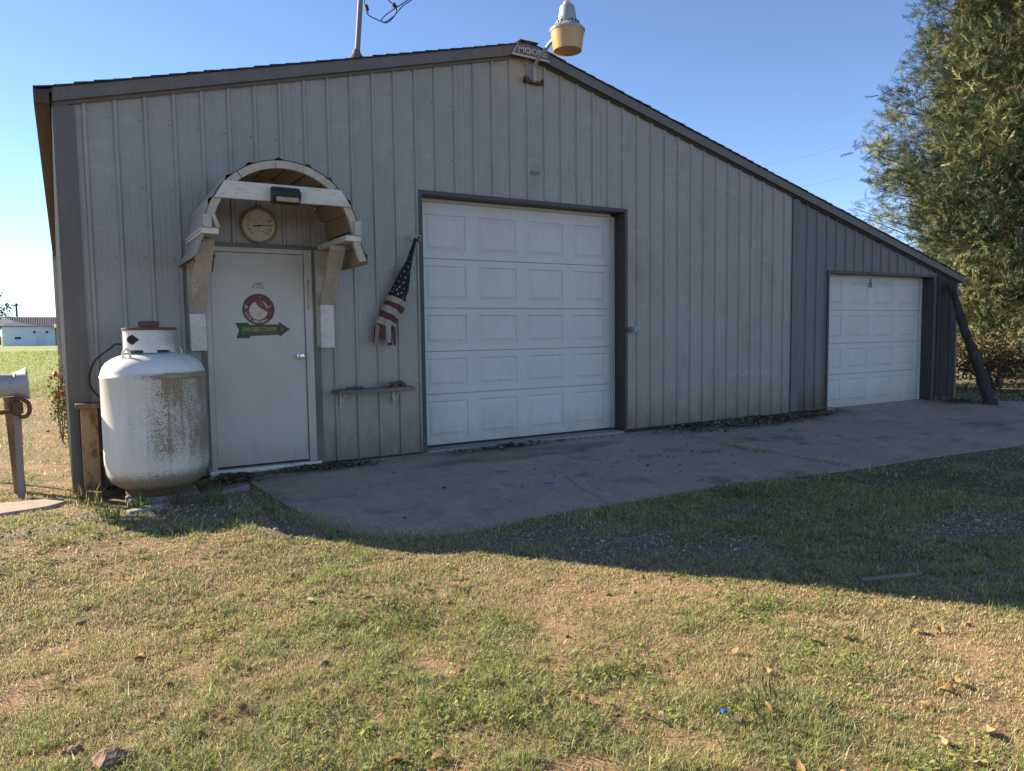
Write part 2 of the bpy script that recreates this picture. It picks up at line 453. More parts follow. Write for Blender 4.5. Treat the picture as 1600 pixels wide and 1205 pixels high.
# slab outline and terrain heights
SLAB = [(1.27, 0.3), (1.29, -0.25), (1.40, -1.10), (1.56, -1.95), (1.92, -2.42), (2.31, -2.57), (2.74, -2.55), (3.56, -2.5), (5.04, -2.47), (6.36, -2.63),
        (8.0, -2.67), (9.79, -2.8), (14.5, -3.3), (22.0, -4.1), (22.0, -2.6), (15.0, -1.5), (13.8, -0.72), (13.55, 0.3)]
def slab_z(y):
    return 0.025 + 0.058*np.clip(y, -3.2, 0.0)
def in_poly(x, y, poly):
    ins = np.zeros(np.shape(x), bool)
    n = len(poly)
    for i in range(n):
        x0, y0 = poly[i]; x1, y1 = poly[(i+1) % n]
        c = ((y0 > y) != (y1 > y)) & (x < (x1-x0)*(y-y0)/(y1-y0+1e-12)+x0)
        ins ^= c
    return ins
def gz(x, y):
    x = np.asarray(x, float); y = np.asarray(y, float)
    base = -0.02 - 0.13*sstep(-0.7, -3.4, y)
    base = np.where(x > 1.2, np.minimum(base, slab_z(y)-0.014*sstep(-3.3, -2.6, y)), base)
    base = base + 0.17*sstep(15, 95, np.hypot(x, y))
    bumps = (fbm(x*1.3+5, y*1.3)-0.5)*0.05 + (fbm(x*4, y*4+3)-0.5)*0.016
    near = sstep(90, 12, np.hypot(x, y))*sstep(0.25, -0.1, np.where(x < 0, -1.0, y))*sstep(-0.2, -0.6, np.where(x < 0, -2.0, y))
    amp = np.where((x > 1.0) & (y > -2.9), 0.0, 1.0)
    return base + bumps*near*amp

# vegetation maps: greenness, bareness
def veg(x, y):
    g = 0.5 + 0.75*(fbm(x*0.9+40, y*0.9+11, 4)-0.5) + 0.55*(fbm(x*4.5, y*4.5+50, 3)-0.5) + 0.35*(fbm(x*14, y*14+50, 2)-0.5)
    b = 0.50 + 0.55*(fbm(x*0.75+90, y*0.75+70, 4)-0.5) + 0.55*(fbm(x*5+20, y*5+10, 3)-0.5) + 0.4*(fbm(x*15+20, y*15+10, 2)-0.5)
    g = g + 0.16*sstep(3.0, 5.0, x)*sstep(-5.5, -3.5, y)          # green strip beside the slab
    g = g + 0.30*sstep(10, 22, y)                                # bright field behind
    b = b - 0.35*sstep(9, 16, y) 
    b = b + 0.22*np.exp(-((x-0.55)**2/0.5 + (y+1.9)**2/0.25))
    b = b + 0.20*np.exp(-((x-0.0)**2/0.5 + (y+1.6)**2/0.4))
    b = b + 0.20*np.exp(-((x-2.6)**2/1.1 + (y+4.2)**2/0.20))
    b = b + 0.12*np.exp(-((x-3.3)**2/0.3 + (y+5.6)**2/0.20))
    g = g - 0.12*sstep(2.0, 9.0, y)*sstep(12, 8, y)
    return g, b
GRAV = [(3.15, -3.35, 0.75, 0.28), (3.75, -3.75, 0.5, 0.22), (5.75, -4.35, 0.8, 0.35), (0.95, -1.05, 0.42, 0.40), (0.35, -1.0, 0.45, 0.22), (1.35, -1.9, 0.25, 0.35),
        (2.9, -2.85, 0.6, 0.2), (4.6, -3.1, 0.4, 0.15), (-0.3, -1.2, 0.35, 0.2)]
def gravel_amt(x, y):
    a = np.zeros(np.shape(x))
    for cx, cy, rx, ry in GRAV:
        a = np.maximum(a, np.exp(-(((x-cx)/rx)**2 + ((y-cy)/ry)**2)))
    return a*(0.55+0.9*fbm(x*3+7, y*3, 3))

# ------------------------------------------------------------------ ground sheet
def axis(pts):
    out = []
    for a, b, st in pts:
        out.append(np.arange(a, b-1e-6, st))
    return np.concatenate(out + [np.array([pts[-1][1]])])
gx = axis([(-2500, -300, 200), (-300, -60, 20), (-60, -10, 2), (-10, -2.5, 0.3), (-2.5, 8, 0.05), (8, 26, 0.25), (26, 60, 2), (60, 300, 20), (300, 2500, 200)])
gy = axis([(-2500, -300, 200), (-300, -40, 20), (-40, -8, 1), (-8, -7.5, 0.5), (-7.5, 1.5, 0.05), (1.5, 14, 0.25), (14, 60, 1.0), (60, 160, 4), (160, 400, 20), (400, 2500, 200)])
X, Y = np.meshgrid(gx, gy)
Z = gz(X, Y)
ga, ba = veg(X, Y)
gv = gravel_amt(X, Y)
soil = np.array([0.33, 0.205, 0.115]); straw = np.array([0.19, 0.13, 0.075]); grn = np.array([0.12, 0.105, 0.05]); grv = np.array([0.22, 0.175, 0.13])
field = np.array([0.25, 0.31, 0.07])
def lerp(a, b, t): return a*(1-t[..., None]) + b*t[..., None]
C = lerp(np.broadcast_to(straw, X.shape+(3,)), grn, sstep(0.42, 0.64, ga))
C = lerp(C, soil, sstep(0.54, 0.70, ba))
C = lerp(C, grv, 0.6*sstep(0.35, 0.7, gv))
C = lerp(C, field, sstep(12, 24, Y))
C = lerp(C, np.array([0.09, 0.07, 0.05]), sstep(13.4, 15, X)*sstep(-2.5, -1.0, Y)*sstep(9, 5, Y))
nx, ny = len(gx), len(gy)
ii = (np.arange(ny-1)[:, None]*nx + np.arange(nx-1)[None, :]).ravel()
F = np.stack([ii, ii+1, ii+nx+1, ii+nx], 1)
V = np.stack([X.ravel(), Y.ravel(), Z.ravel()], 1)
me = raw_mesh("ground", V, F, C.reshape(-1, 3), m_ground)
me.polygons.foreach_set("use_smooth", [True]*len(me.polygons))
tag(obj("ground", me), "patchy lawn soil with dry straw, bare orange dirt and gravel", kind="structure")

# concrete apron: two pours with a joint between
def apron(name, poly, lab):
    g = G()
    n = len(poly)
    top = [(x, y, float(slab_z(y))) for x, y in poly]
    bot = [(x, y, float(slab_z(y))-0.16) for x, y in poly]
    g.add(top+bot, [tuple(range(n)), tuple(range(2*n-1, n-1, -1))] + [(i, (i+1) % n, n+(i+1) % n, n+i) for i in range(n)])
    o = g.build(name, m_conc)
    tag(o, lab, kind="structure")
SP = [(x, y) for x, y in SLAB]
left = [(1.27, 0.25), (1.29, -0.25), (1.36, -0.7), (1.40, -1.10), (1.47, -1.55), (1.56, -1.95), (1.70, -2.22), (1.92, -2.42), (2.31, -2.57), (2.74, -2.55), (3.1, -2.49), (3.56, -2.5), (4.2, -2.51), (5.04, -2.47), (5.8, -2.53), (6.76, -2.64), (6.42, 0.25)]
right = [(6.45, 0.25), (6.80, -2.645), (8.0, -2.67), (9.79, -2.8), (14.5, -3.3), (22.0, -4.1), (22.0, -2.6), (15.0, -1.5), (13.8, -0.72), (13.55, 0.25)]
apron("concrete_apron", left, "stained grey concrete apron before the large garage door")
apron("concrete_apron", right, "long grey concrete apron before the shed garage door")

cr = np.random.default_rng(12)
cg = G()
for (x0, y0, x1, y1) in ((4.3, -0.1, 3.7, -2.5), (1.4, -1.25, 2.9, -1.0), (2.9, -1.0, 4.1, -1.3), (8.3, -0.9, 9.2, -2.7), (10.4, -0.2, 10.9, -2.8), (5.2, -1.3, 6.45, -0.9)):
    n = 16
    P = [(x0+(x1-x0)*k/n + cr.normal(0, 0.022), y0+(y1-y0)*k/n + cr.normal(0, 0.022)) for k in range(n+1)]
    for k in range(n):
        (xa, ya), (xb, yb) = P[k], P[k+1]
        d = math.hypot(xb-xa, yb-ya); w = 0.0022*(0.2+cr.random())
        nx_, ny_ = -(yb-ya)/d*w, (xb-xa)/d*w
        za, zb = float(slab_z(ya))+0.0035, float(slab_z(yb))+0.0035
        cg.add([(xa-nx_, ya-ny_, za), (xb-nx_, yb-ny_, zb), (xb+nx_, yb+ny_, zb), (xa+nx_, ya+ny_, za)], [(0, 1, 2, 3)])
tag(cg.build("apron_cracks", m_dark), "hairline dirt-filled cracks in the concrete apron", kind="stuff")

# ------------------------------------------------------------------ the workshop
shop = thing("workshop", (6.7, 0.0, 0.0), "long grey ribbed steel workshop with brown trim and two white garage doors", "workshop")
RX, RZ, SL = 4.53, 4.475, 0.2575
def zr(x): return RZ - SL*abs(x-RX)
OPEN = [(1.075, 2.075, -1, 2.11), (3.215, 5.962, -1, 2.75), (9.895, 12.72, -1, 2.13)]

def rib_profile(r0, x0, x1):
    pts = []
    k0 = int((x0-r0)/0.2286)-1
    k1 = int((x1-r0)/0.2286)+2
    for k in range(k0, k1):
        c = r0 + 0.2286*k
        pts += [(c-0.023, 0), (c-0.011, 0.02), (c+0.011, 0.02), (c+0.023, 0)]
        for q in (0.070, 0.1143, 0.158):
            pts += [(c+q-0.009, 0), (c+q-0.003, 0.0016), (c+q+0.003, 0.0016), (c+q+0.009, 0)]
    pts.sort()
    xs = [p[0] for p in pts]; ys = [p[1] for p in pts]
    return xs, ys

def wall_sheet(x0, x1, r0, y=0.0, zb=0.0):
    xs, ys = rib_profile(r0, x0-0.3, x1+0.3)
    br = sorted(set([x0, x1] + [x for x in xs if x0 < x < x1] + [e for a, b, c, d in OPEN for e in (a, b) if x0 < e < x1] + ([RX] if x0 < RX < x1 else [])))
    g = G()
    for a, b in zip(br[:-1], br[1:]):
        if b-a < 1e-5: continue
        mid = (a+b)/2
        lo = zb
        for (oa, ob, oc, od) in OPEN:
            if oa < mid < ob: lo = od
        ya = y - np.interp(a, xs, ys); yb = y - np.interp(b, xs, ys)
        g.add([(a, ya, lo), (b, yb, lo), (b, yb, zr(b)-0.02), (a, ya, zr(a)-0.02)], [(0, 1, 2, 3)])
    return g
edges = [0.13]
r0 = 0.2124
x = r0 + 0.2286*3.5
while x < 9.0:
    edges.append(x); x += 0.9144
edges.append(9.07)
for a, b in zip(edges[:-1], edges[1:]):
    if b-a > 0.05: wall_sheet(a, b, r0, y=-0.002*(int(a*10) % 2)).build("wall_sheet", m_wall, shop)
r1 = 9.42
edges = [9.20]
x = r1 + 0.2286*2.5
while x < 13.2:
    edges.append(x); x += 0.9144
edges.append(13.46)
for a, b in zip(edges[:-1], edges[1:]):
    wall_sheet(a, b, r1, y=0.012).build("wall_sheet", m_shedwall, shop)
# left side wall (long, seen at a grazing angle)
g = G()
yy = 0.02
while yy < 13.25:
    y2 = min(yy+0.2286, 13.28)
    xx = -0.004*yy
    g.add([(xx, yy, -0.05), (xx-0.018, yy+0.02, -0.05), (xx-0.018, yy+0.04, -0.05), (xx, yy+0.06, -0.05), (xx, y2, -0.05),
           (xx, yy, 3.26), (xx-0.018, yy+0.02, 3.26), (xx-0.018, yy+0.04, 3.26), (xx, yy+0.06, 3.26), (xx, y2, 3.26)],
          [(i, i+1, i+6, i+5) for i in range(4)])
    yy = y2
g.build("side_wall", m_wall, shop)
# closed core behind the cladding: back and right walls, unseen backing added to stop light leaks
g = G()
g.add([(0.05, 13.28, -0.1), (13.44, 13.28, -0.1), (13.44, 13.28, zr(13.44)-.03), (RX, 13.28, RZ-.03), (0.05, 13.28, zr(0.05)-.03)], [(0, 1, 2, 3, 4)])
g.add([(13.45, 0.03, -0.15), (13.45, 13.28, -0.15), (13.45, 13.28, zr(13.45)-.02), (13.45, 0.03, zr(13.45)-.02)], [(0, 1, 2, 3)])
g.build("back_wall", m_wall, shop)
g = G(); g.prism([(0.02, -0.05), (13.44, -0.05), (13.44, 2.05), (10.2, 2.9), (0.02, 2.9)], 0.40, 0.42); g.build("light_leak_backing", m_dark, shop)

# roof deck and shingle courses
roof = G()
for sx, x0, x1 in ((-1, -0.10, RX), (1, RX, 13.50)):
    z0, z1 = zr(x0)-0.03, zr(x1)-0.03
    roof.add([(x0, -0.075, z0-.02), (x1, -0.075, z1-.02), (x1, 13.35, z1-.02), (x0, 13.35, z0-.02), (x0, -0.075, z0+.012), (x1, -0.075, z1+.012), (x1, 13.35, z1+.012), (x0, 13.35, z0+.012)],
             [(0, 1, 2, 3), (7, 6, 5, 4), (0, 4, 5, 1), (1, 5, 6, 2), (2, 6, 7, 3), (3, 7, 4, 0)])
roof_o = roof.build("roof", m_shingle, shop)
def course(xa, xb, lift):
    # xa is the lower butt edge, xb the upper edge
    fy = -0.098 + rng.uniform(-0.006, 0.004)
    za, zb = zr(xa), zr(xb)
    w = rng.uniform(-0.004, 0.004)
    g = G()
    t = 0.010
    vs = [(xa, fy, za+lift-t+w), (xb, fy, zb-0.012), (xb, 13.38, zb-0.012), (xa, 13.38, za+lift-t),
          (xa, fy, za+lift+w), (xb, fy, zb-0.004), (xb, 13.38, zb-0.004), (xa, 13.38, za+lift)]
    g.add(vs, [(0, 1, 2, 3), (7, 6, 5, 4), (0, 4, 5, 1), (1, 5, 6, 2), (2, 6, 7, 3), (3, 7, 4, 0)])
    g.build("shingle_course", m_shingle, roof_o)
x = -0.135
while x < RX-0.05:
    course(x, min(x+0.2, RX), 0.0075); x += 0.142
x = 13.54
while x > RX+0.05:
    course(x, max(x-0.2, RX), 0.0075); x -= 0.142
g = G(); g.bar((RX, -0.1, RZ+0.002), (RX, 13.38, RZ+0.002), 0.24, 0.012, side=(1, 0, 0)); g.build("ridge_cap", m_shingle, roof_o)

# rake fascias
def rake(xa, xb, y0, y1, dz0, dz1):
    g = G()
    vs = [(x, y, zr(x)-d) for y in (y0, y1) for x, d in ((xa, dz1), (xb, dz1), (xb, dz0), (xa, dz0))]
    g.add(vs, [(0, 1, 2, 3), (7, 6, 5, 4), (0, 4, 5, 1), (1, 5, 6, 2), (2, 6, 7, 3), (3, 7, 4, 0)])
    return g
rake(-0.005, RX, -0.080, -0.022, 0.012, 0.118).build("rake_fascia", m_trim, shop)
rake(RX+0.001, 13.5, -0.080, -0.022, 0.012, 0.118).build("rake_fascia", m_trim, shop)
rake(0.0, RX, -0.034, -0.0205, 0.05, 0.146).build("rake_channel", m_trim, shop)
rake(RX+0.001, 13.46, -0.034, -0.0205, 0.05, 0.142).build("rake_channel", m_jamb, shop)
g = G(); g.box(-0.135, -0.028, -0.085, 13.35, zr(-0.13)-0.115, zr(-0.13)-0.008); g.build("eave_fascia", M("chalky_brown_eave", (0.085, 0.07, 0.06), 0.95, [(9, 5, (0.12, 0.10, 0.085), 0.45, 0.75, 0.6, ONE)], spec=0.04), shop)
g = G(); g.box(13.465, 13.56, -0.085, 13.35, zr(13.55)-0.12, zr(13.55)-0.012); g.build("eave_fascia", m_trim, shop)
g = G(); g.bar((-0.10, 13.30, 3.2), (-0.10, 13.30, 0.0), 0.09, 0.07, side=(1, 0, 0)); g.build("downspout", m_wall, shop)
# corner trims
g = G(); g.box(-0.012, 0.148, -0.024, -0.0, 0.0, zr(0.0)-0.12); g.box(-0.0125, -0.001, 0.0005, 0.10, 0.0, 3.25); g.build("corner_trim", m_trim, shop)
g = G(); g.box(9.065, 9.215, -0.026, 0.0, 0.06, zr(9.2)-0.13); g.box(9.215, 9.235, -0.012, 0.01, 0.06, zr(9.23)-0.13, 0); g.build("corner_trim", M("shed_corner_trim", (0.125, 0.118, 0.112), 0.5), shop)
g = G(); g.box(13.40, 13.475, -0.026, 0.03, 0.0, zr(13.47)-0.12); g.build("corner_trim", m_trim, shop)
# dark weathered boards at the far end of the shed wall
for k in range(5):
    xa = 12.83 + k*0.118
    g = G(); g.box(xa+0.004, xa+0.112, -0.026-0.006*(k % 2), -0.0, 0.06+0.01*(k % 3), zr(xa+0.11)-0.16)
    g.build("end_board", m_darkwood, shop)
# base strip
for q in ((0.13, 1.05, -0.03, 0.02, -0.06, 0.012), (2.12, 3.19, -0.028, 0.02, -0.05, 0.03), (5.99, 9.06, -0.03, 0.02, -0.03, 0.05), (9.24, 9.86, -0.03, 0.02, -0.03, 0.05)):
    g = G(); g.box(*q); g.build("base_strip", m_dark, shop)
# screws
g = G()
for zz in (0.16, 0.76, 1.36, 1.96, 2.56, 3.12, 3.68):
    k = 0
    while r0+0.2286*k < 13.3:
        xx = r0+0.2286*k + 0.185
        k += 1
        if zz > zr(xx)-0.2: continue
        if any(a-0.06 < xx < b+0.06 and zz < d+0.05 for a, b, c, d in OPEN): continue
        if 9.0 < xx < 9.28 or xx > 12.8: continue
        g.lathe([(0.008, 0), (0.006, 0.005)], (xx, 0.0, zz+0.01*math.sin(xx*3)), axis=(0, -1, 0), n=6)
o = g.build("wall_screws", m_trim, shop); tag(o, kind="stuff")

# garage doors -------------------------------------------------------
def panel_section(x0, x1, z0, z1, y, cells, t=0.045, gap=0.0025):
    """pressed door section; face at y with nested rectangles"""
    g = G()
    z0 += gap; z1 -= gap
    xs = [x0] + [v for c in cells for v in c[:2]] + [x1]
    za, zb = cells[0][2], cells[0][3]
    def q(xa, xb, zc, zd):
        g.add([(xa, y, zc), (xb, y, zc), (xb, y, zd), (xa, y, zd)], [(0, 1, 2, 3)])
    q(x0, x1, z0, za); q(x0, x1, zb, z1)
    for i in range(0, len(xs), 2):
        q(xs[i], xs[i+1], za, zb)
    for (xa, xb, zc, zd) in cells:
        rings = [(0, 0), (0.010, 0.010), (0.022, 0.010), (0.055, 0.0), (0.062, 0.0)]
        R_ = []
        for ins, dep in rings:
            R_.append([(xa+ins, y+dep, zc+ins), (xb-ins, y+dep, zc+ins), (xb-ins, y+dep, zd-ins), (xa+ins, y+dep, zd-ins)])
        vs = [v for r in R_ for v in r]
        fs = []
        for i in range(len(R_)-1):
            for k in range(4):
                fs.append((i*4+k, i*4+(k+1) % 4, (i+1)*4+(k+1) % 4, (i+1)*4+k))
        n = (len(R_)-1)*4
        fs.append((n, n+1, n+2, n+3))
        g.add(vs, fs)
    g.add([(x0, y, z0), (x1, y, z0), (x1, y+t, z0), (x0, y+t, z0)], [(0, 3, 2, 1)])
    g.add([(x0, y, z1), (x1, y, z1), (x1, y+t, z1), (x0, y+t, z1)], [(0, 1, 2, 3)])
    g.add([(x0, y+t, z0), (x1, y+t, z0), (x1, y+t, z1), (x0, y+t, z1)], [(3, 2, 1, 0)])
    return g
def empty_part(name, parent):
    o = bpy.data.objects.new(name, None); COL.objects.link(o); o.parent = parent
    o.empty_display_size = 0.1
    ORG[o.name] = ORG[parent.name]
    return o
D1Y = 0.20
gd = empty_part("garage_door", shop)
gd["label"] = "large white sectional garage door with five rows of panels"
zs = [0.055, 0.615, 1.085, 1.56, 2.095, 2.72]
dx0, dx1 = 3.27, 5.90
for k in range(5):
    za, zb = zs[k], zs[k+1]
    top = k == 4
    cw = (dx1-dx0)/4
    cells = [(dx0+cw*i+0.082, dx0+cw*(i+1)-0.075, za+0.078, (zb-0.078) if not top else zb-0.15) for i in range(4)]
    panel_section(dx0, dx1, za, zb, D1Y + 0.002*(k % 2), cells).build("door_section", m_white, gd)
g = G(); g.box(dx0, dx1, D1Y+0.002, D1Y+0.04, 0.03, 0.055); g.build("bottom_seal", m_rubber, gd)
# frame of the large opening
def door_frame(xa, xb, zt, dy, name="door_frame"):
    g = G()
    g.box(xa-0.028, xa+0.012, -0.028, dy+0.03, 0.03, zt+0.028)
    g.box(xb-0.012, xb+0.028, -0.028, dy+0.03, 0.03, zt+0.028)
    g.box(xa+0.0125, xb-0.0125, -0.028, dy+0.03, zt-0.012, zt+0.0275)
    return g.build(name, m_jamb, shop)
door_frame(3.222, 5.955, 2.745, D1Y)
g = G(); g.box(5.885, 5.94, D1Y-0.03, D1Y-0.002, 0.05, 2.70); g.box(3.24, 3.275, D1Y-0.03, D1Y-0.002, 0.05, 2.70); g.box(3.276, 5.884, D1Y-0.03, D1Y-0.002, 2.695, 2.73)
g.build("weather_stop", m_cream, shop, bevel=0.003)
g = G(); g.box(3.24, 5.94, -0.02, 0.30, -0.06, 0.032); g.build("door_sill", m_sill, shop, bevel=0.008)
# shed door
D2Y = 0.20
gd2 = empty_part("garage_door", shop)
gd2["label"] = "smaller white sectional garage door of the lean-to shed"
zs = [0.02, 0.545, 1.035, 1.56, 2.09]
dx0, dx1 = 9.935, 12.665
for k in range(4):
    za, zb = zs[k], zs[k+1]
    cw = (dx1-dx0)/4
    cells = [(dx0+cw*i+0.09, dx0+cw*(i+1)-0.08, za+0.085, zb-0.085) for i in range(4)]
    panel_section(dx0, dx1, za, zb, D2Y + 0.002*(k % 2), cells).build("door_section", m_white, gd2)
g = G(); g.box(dx0, dx1, D2Y+0.002, D2Y+0.04, 0.0, 0.02); g.build("bottom_seal", m_rubber, gd2)
g = G()
g.tube([(11.22, D2Y-0.035, 2.07), (11.22, D2Y-0.035, 2.0)], 0.008)
g.tube([(11.22+0.032*math.sin(a), D2Y-0.035, 1.968+0.038*math.cos(a)) for a in np.linspace(0, 2*math.pi, 13)], 0.008, n=6)
g.build("pull_handle", m_black, gd2)
door_frame(9.90, 12.715, 2.125, D2Y)
g = G(); g.box(12.655, 12.70, D2Y-0.03, D2Y-0.002, 0.02, 2.10); g.box(9.915, 12.654, D2Y-0.03, D2Y-0.002, 2.085, 2.112); g.build("weather_stop", m_woodw, shop, bevel=0.003)

# walk-in door ---------------------------------------------------------
g = G()
g.box(1.085, 1.135, -0.022, 0.05, 0.055, 2.10); g.box(1.985, 2.06, -0.022, 0.05, 0.055, 2.10); g.box(1.1355, 1.9845, -0.022, 0.05, 2.055, 2.10)
g.build("door_jamb", m_cream, shop, bevel=0.004)
g = G(); g.box(2.0605, 2.125, -0.024, 0.03, 0.02, 2.14); g.box(1.05, 1.0845, -0.024, 0.03, 0.02, 2.14); g.box(1.085, 2.06, -0.024, 0.03, 2.1005, 2.14); g.build("door_trim", m_trim, shop)
ed = G(); ed.box(1.139, 1.981, 0.0, 0.044, 0.075, 2.052)
ed = ed.build("entry_door", m_cream, shop, bevel=0.003)
ed["label"] = "old cream walk-in door carrying round and arrow signs"
g = G(); g.lathe([(0.033, 0), (0.033, 0.006), (0.014, 0.012), (0.013, 0.035), (0.026, 0.045), (0.029, 0.058), (0.022, 0.070), (0.0, 0.073)], (1.928, 0.0, 1.085), axis=(0, -1, 0), n=20, caps=False)
g.build("doorknob", m_chrome, ed, smooth=True)
g = G(); g.box(2.012, 2.03, -0.034, -0.022, 1.52, 1.82); g.lathe([(0.012, 0), (0.012, 0.012)], (2.021, -0.034, 1.80), axis=(0, -1, 0), n=8); g.lathe([(0.012, 0), (0.012, 0.012)], (2.021, -0.034, 1.56), axis=(0, -1, 0), n=8)
g.build("latch_bar", m_brass, ed)
g = G(); g.box(1.139, 1.981, -0.006, 0.0, 0.08, 0.12); g.build("kick_strip", m_cream, ed)
g = G(); g.box(1.06, 2.09, -0.06, 0.08, -0.02, 0.055); g.build("door_threshold", m_woodw, shop, bevel=0.004)

# ------------------------------------------------------------------ signs on the door
def ring_letters(g, txt, cx, cz, r, h, a0, a1, y, mi):
    n = len(txt)
    for i, ch in enumerate(txt):
        if ch == ' ': continue
        a = a0 + (a1-a0)*i/(n-1)
        v, f, w = text_geo(ch, h if ch not in '.' else h*0.25, 0.02)
        sx = min(1.0, 0.0185/w) if ch != '.' else 0.8
        ca, sa = math.cos(a), math.sin(a)
        # baseline faces outward (text read along the bottom of the ring)
        ux, uz = -sa, ca
        px, pz = cx + r*ca, cz + r*sa
        vs = []
        for x_, z_ in v:
            x_ *= sx
            vs.append((px + x_*ux - ca*(z_-h/2), y, pz + x_*uz - sa*(z_-h/2)))
        g.add(vs, f, mi)
CX, CZ, CR = 1.553, 1.532, 0.145
sg = thing("emblem_sign", (CX, 0, CZ), "round dark red emblem with red bird and baseball on the cream door", "sign")
g = G(); g.lathe([(CR, 0), (CR, 0.003)], (CX, -0.0005, CZ), axis=(0, -1, 0), n=48); g.build("sign_disc", m_redprint, sg)
g = G()
for rr, yy in ((CR, -0.0042),):
    n = 48
    vs = [(CX+q*math.cos(2*math.pi*k/n), yy, CZ+q*math.sin(2*math.pi*k/n)) for q in (CR, CR-0.004) for k in range(n)]
    g.add(vs, [(k, (k+1) % n, n+(k+1) % n, n+k) for k in range(n)])
g.build("rim_line", m_print, sg)
g = G(); g.lathe([(0.084, 0), (0.084, 0.0012)], (CX-0.002, -0.0037, CZ-0.012), axis=(0, -1, 0), n=40); g.build("ball", m_creamprint, sg)
g = G()
def arcline(g, cx, cz, r, a0, a1, w, y, n=10):
    vs = []
    for k in range(n+1):
        a = a0+(a1-a0)*k/n
        vs += [(cx+(r-w)*math.cos(a), y, cz+(r-w)*math.sin(a)), (cx+(r+w)*math.cos(a), y, cz+(r+w)*math.sin(a))]
    g.add(vs, [(2*k, 2*k+1, 2*k+3, 2*k+2) for k in range(n)])
arcline(g, CX-0.045, CZ+0.075, 0.065, R(235), R(315), 0.002, -0.0054)
arcline(g, CX+0.07, CZ-0.10, 0.085, R(95), R(175), 0.002, -0.0054)
arcline(g, CX-0.015, CZ+0.11, 0.15, R(238), R(290), 0.002, -0.0054)
arcline(g, CX-0.03, CZ+0.09, 0.15, R(248), R(296), 0.002, -0.0054)
g.build("stitching", m_tanprint, sg)
def ppx(poly):
    return [(CX + (a-483)*0.000533, CZ - (b-575)*0.000533) for a, b in poly]
g = G()
bird = [(440, 440), (448, 395), (460, 362), (486, 346), (522, 343), (520, 375), (534, 410), (560, 450), (602, 515), (640, 580), (700, 650), (690, 668), (655, 642), (600, 602), (555, 575), (512, 552), (468, 512), (446, 476)]
P = ppx(bird)[::-1]
g.prism(P, -0.0068, -0.0052)
g.build("bird", m_birdred, sg)
g = G()
def stroke(g, pts, w, y):
    pts = ppx(pts)
    for (x0, z0), (x1, z1) in zip(pts[:-1], pts[1:]):
        d = math.hypot(x1-x0, z1-z0); nx_, nz_ = -(z1-z0)/d*w, (x1-x0)/d*w
        g.add([(x0-nx_, y, z0-nz_), (x1-nx_, y, z1-nz_), (x1+nx_, y, z1+nz_), (x0+nx_, y, z0+nz_)], [(0, 1, 2, 3)])
stroke(g, [(548, 430), (590, 465), (622, 510), (640, 545)], 0.004, -0.0049)
stroke(g, [(640, 545), (672, 525), (700, 522)], 0.003, -0.0049)
stroke(g, [(672, 525), (685, 505)], 0.003, -0.0049)
stroke(g, [(522, 345), (521, 366)], 0.003, -0.0072)
g.build("branch", m_creamprint, sg)
g = G(); ring_letters(g, "ST. LOUIS CARDINALS", CX, CZ, 0.1165, 0.026, R(165), R(306), -0.0046, 0); g.build("ring_lettering", m_creamprint, sg)

ar = thing("arrow_sign", (1.59, 0, 1.335), "dark green arrow sign with yellow lettering under the round emblem", "sign")
def apx(poly): return [(1.34 + (a-90)*0.000534, 1.338 - (b-935)*0.000534) for a, b in poly]
g = G(); g.prism(apx([(90, 805), (150, 930), (100, 1072), (322, 1070), (325, 1035), (825, 1020), (840, 1055), (1020, 925), (835, 795), (822, 835), (318, 838), (305, 805)]), -0.0035, -0.0005)
g.build("arrow_board", m_greenprint, ar)
g = G()
tx = apx([(490, 0)])[0][0]
flat_text(g, "JOHN DEERE COUNTRY", tx, apx([(0, 985)])[0][1], 0.056, -0.0042, width=0.318, bold=0.012, rot=R(-0.5))
g.build("arrow_lettering", m_yellowprint, ar)
g = G()
zl = apx([(0, 1006)])[0][1]
for k in range(26):
    if k in (6, 12, 13, 19): continue
    g.add([(tx-0.16+k*0.0125, -0.0042, zl), (tx-0.16+k*0.0125+0.008, -0.0042, zl), (tx-0.16+k*0.0125+0.008, -0.0042, zl+0.006), (tx-0.16+k*0.0125, -0.0042, zl+0.006)], [(0, 1, 2, 3)])
ox, oz = apx([(880, 925)])[0]
for a0, a1, b0, b1 in ((-0.02, 0.014, -0.012, -0.004), (-0.012, 0.02, 0.004, 0.010), (-0.012, -0.005, 0.010, 0.026)):
    g.add([(ox+a0, -0.0042, oz+b0), (ox+a1, -0.0042, oz+b0), (ox+a1-0.004, -0.0042, oz+b1), (ox+a0+0.004, -0.0042, oz+b1)], [(0, 1, 2, 3)])
g.build("small_print", M("dull_yellow_print", (0.25, 0.22, 0.05), 0.6), ar)

lt = G()
flat_text(lt, "SAM'S", 1.558, 1.758, 0.022, -0.0008, width=0.085, bold=0.004)
flat_text(lt, "PLACE", 1.556, 1.726, 0.026, -0.0008, width=0.112, bold=0.004)
o = lt.build("door_lettering", m_greyprint); tag(o, "small dark two-line lettering on the cream door above the round emblem", "lettering")

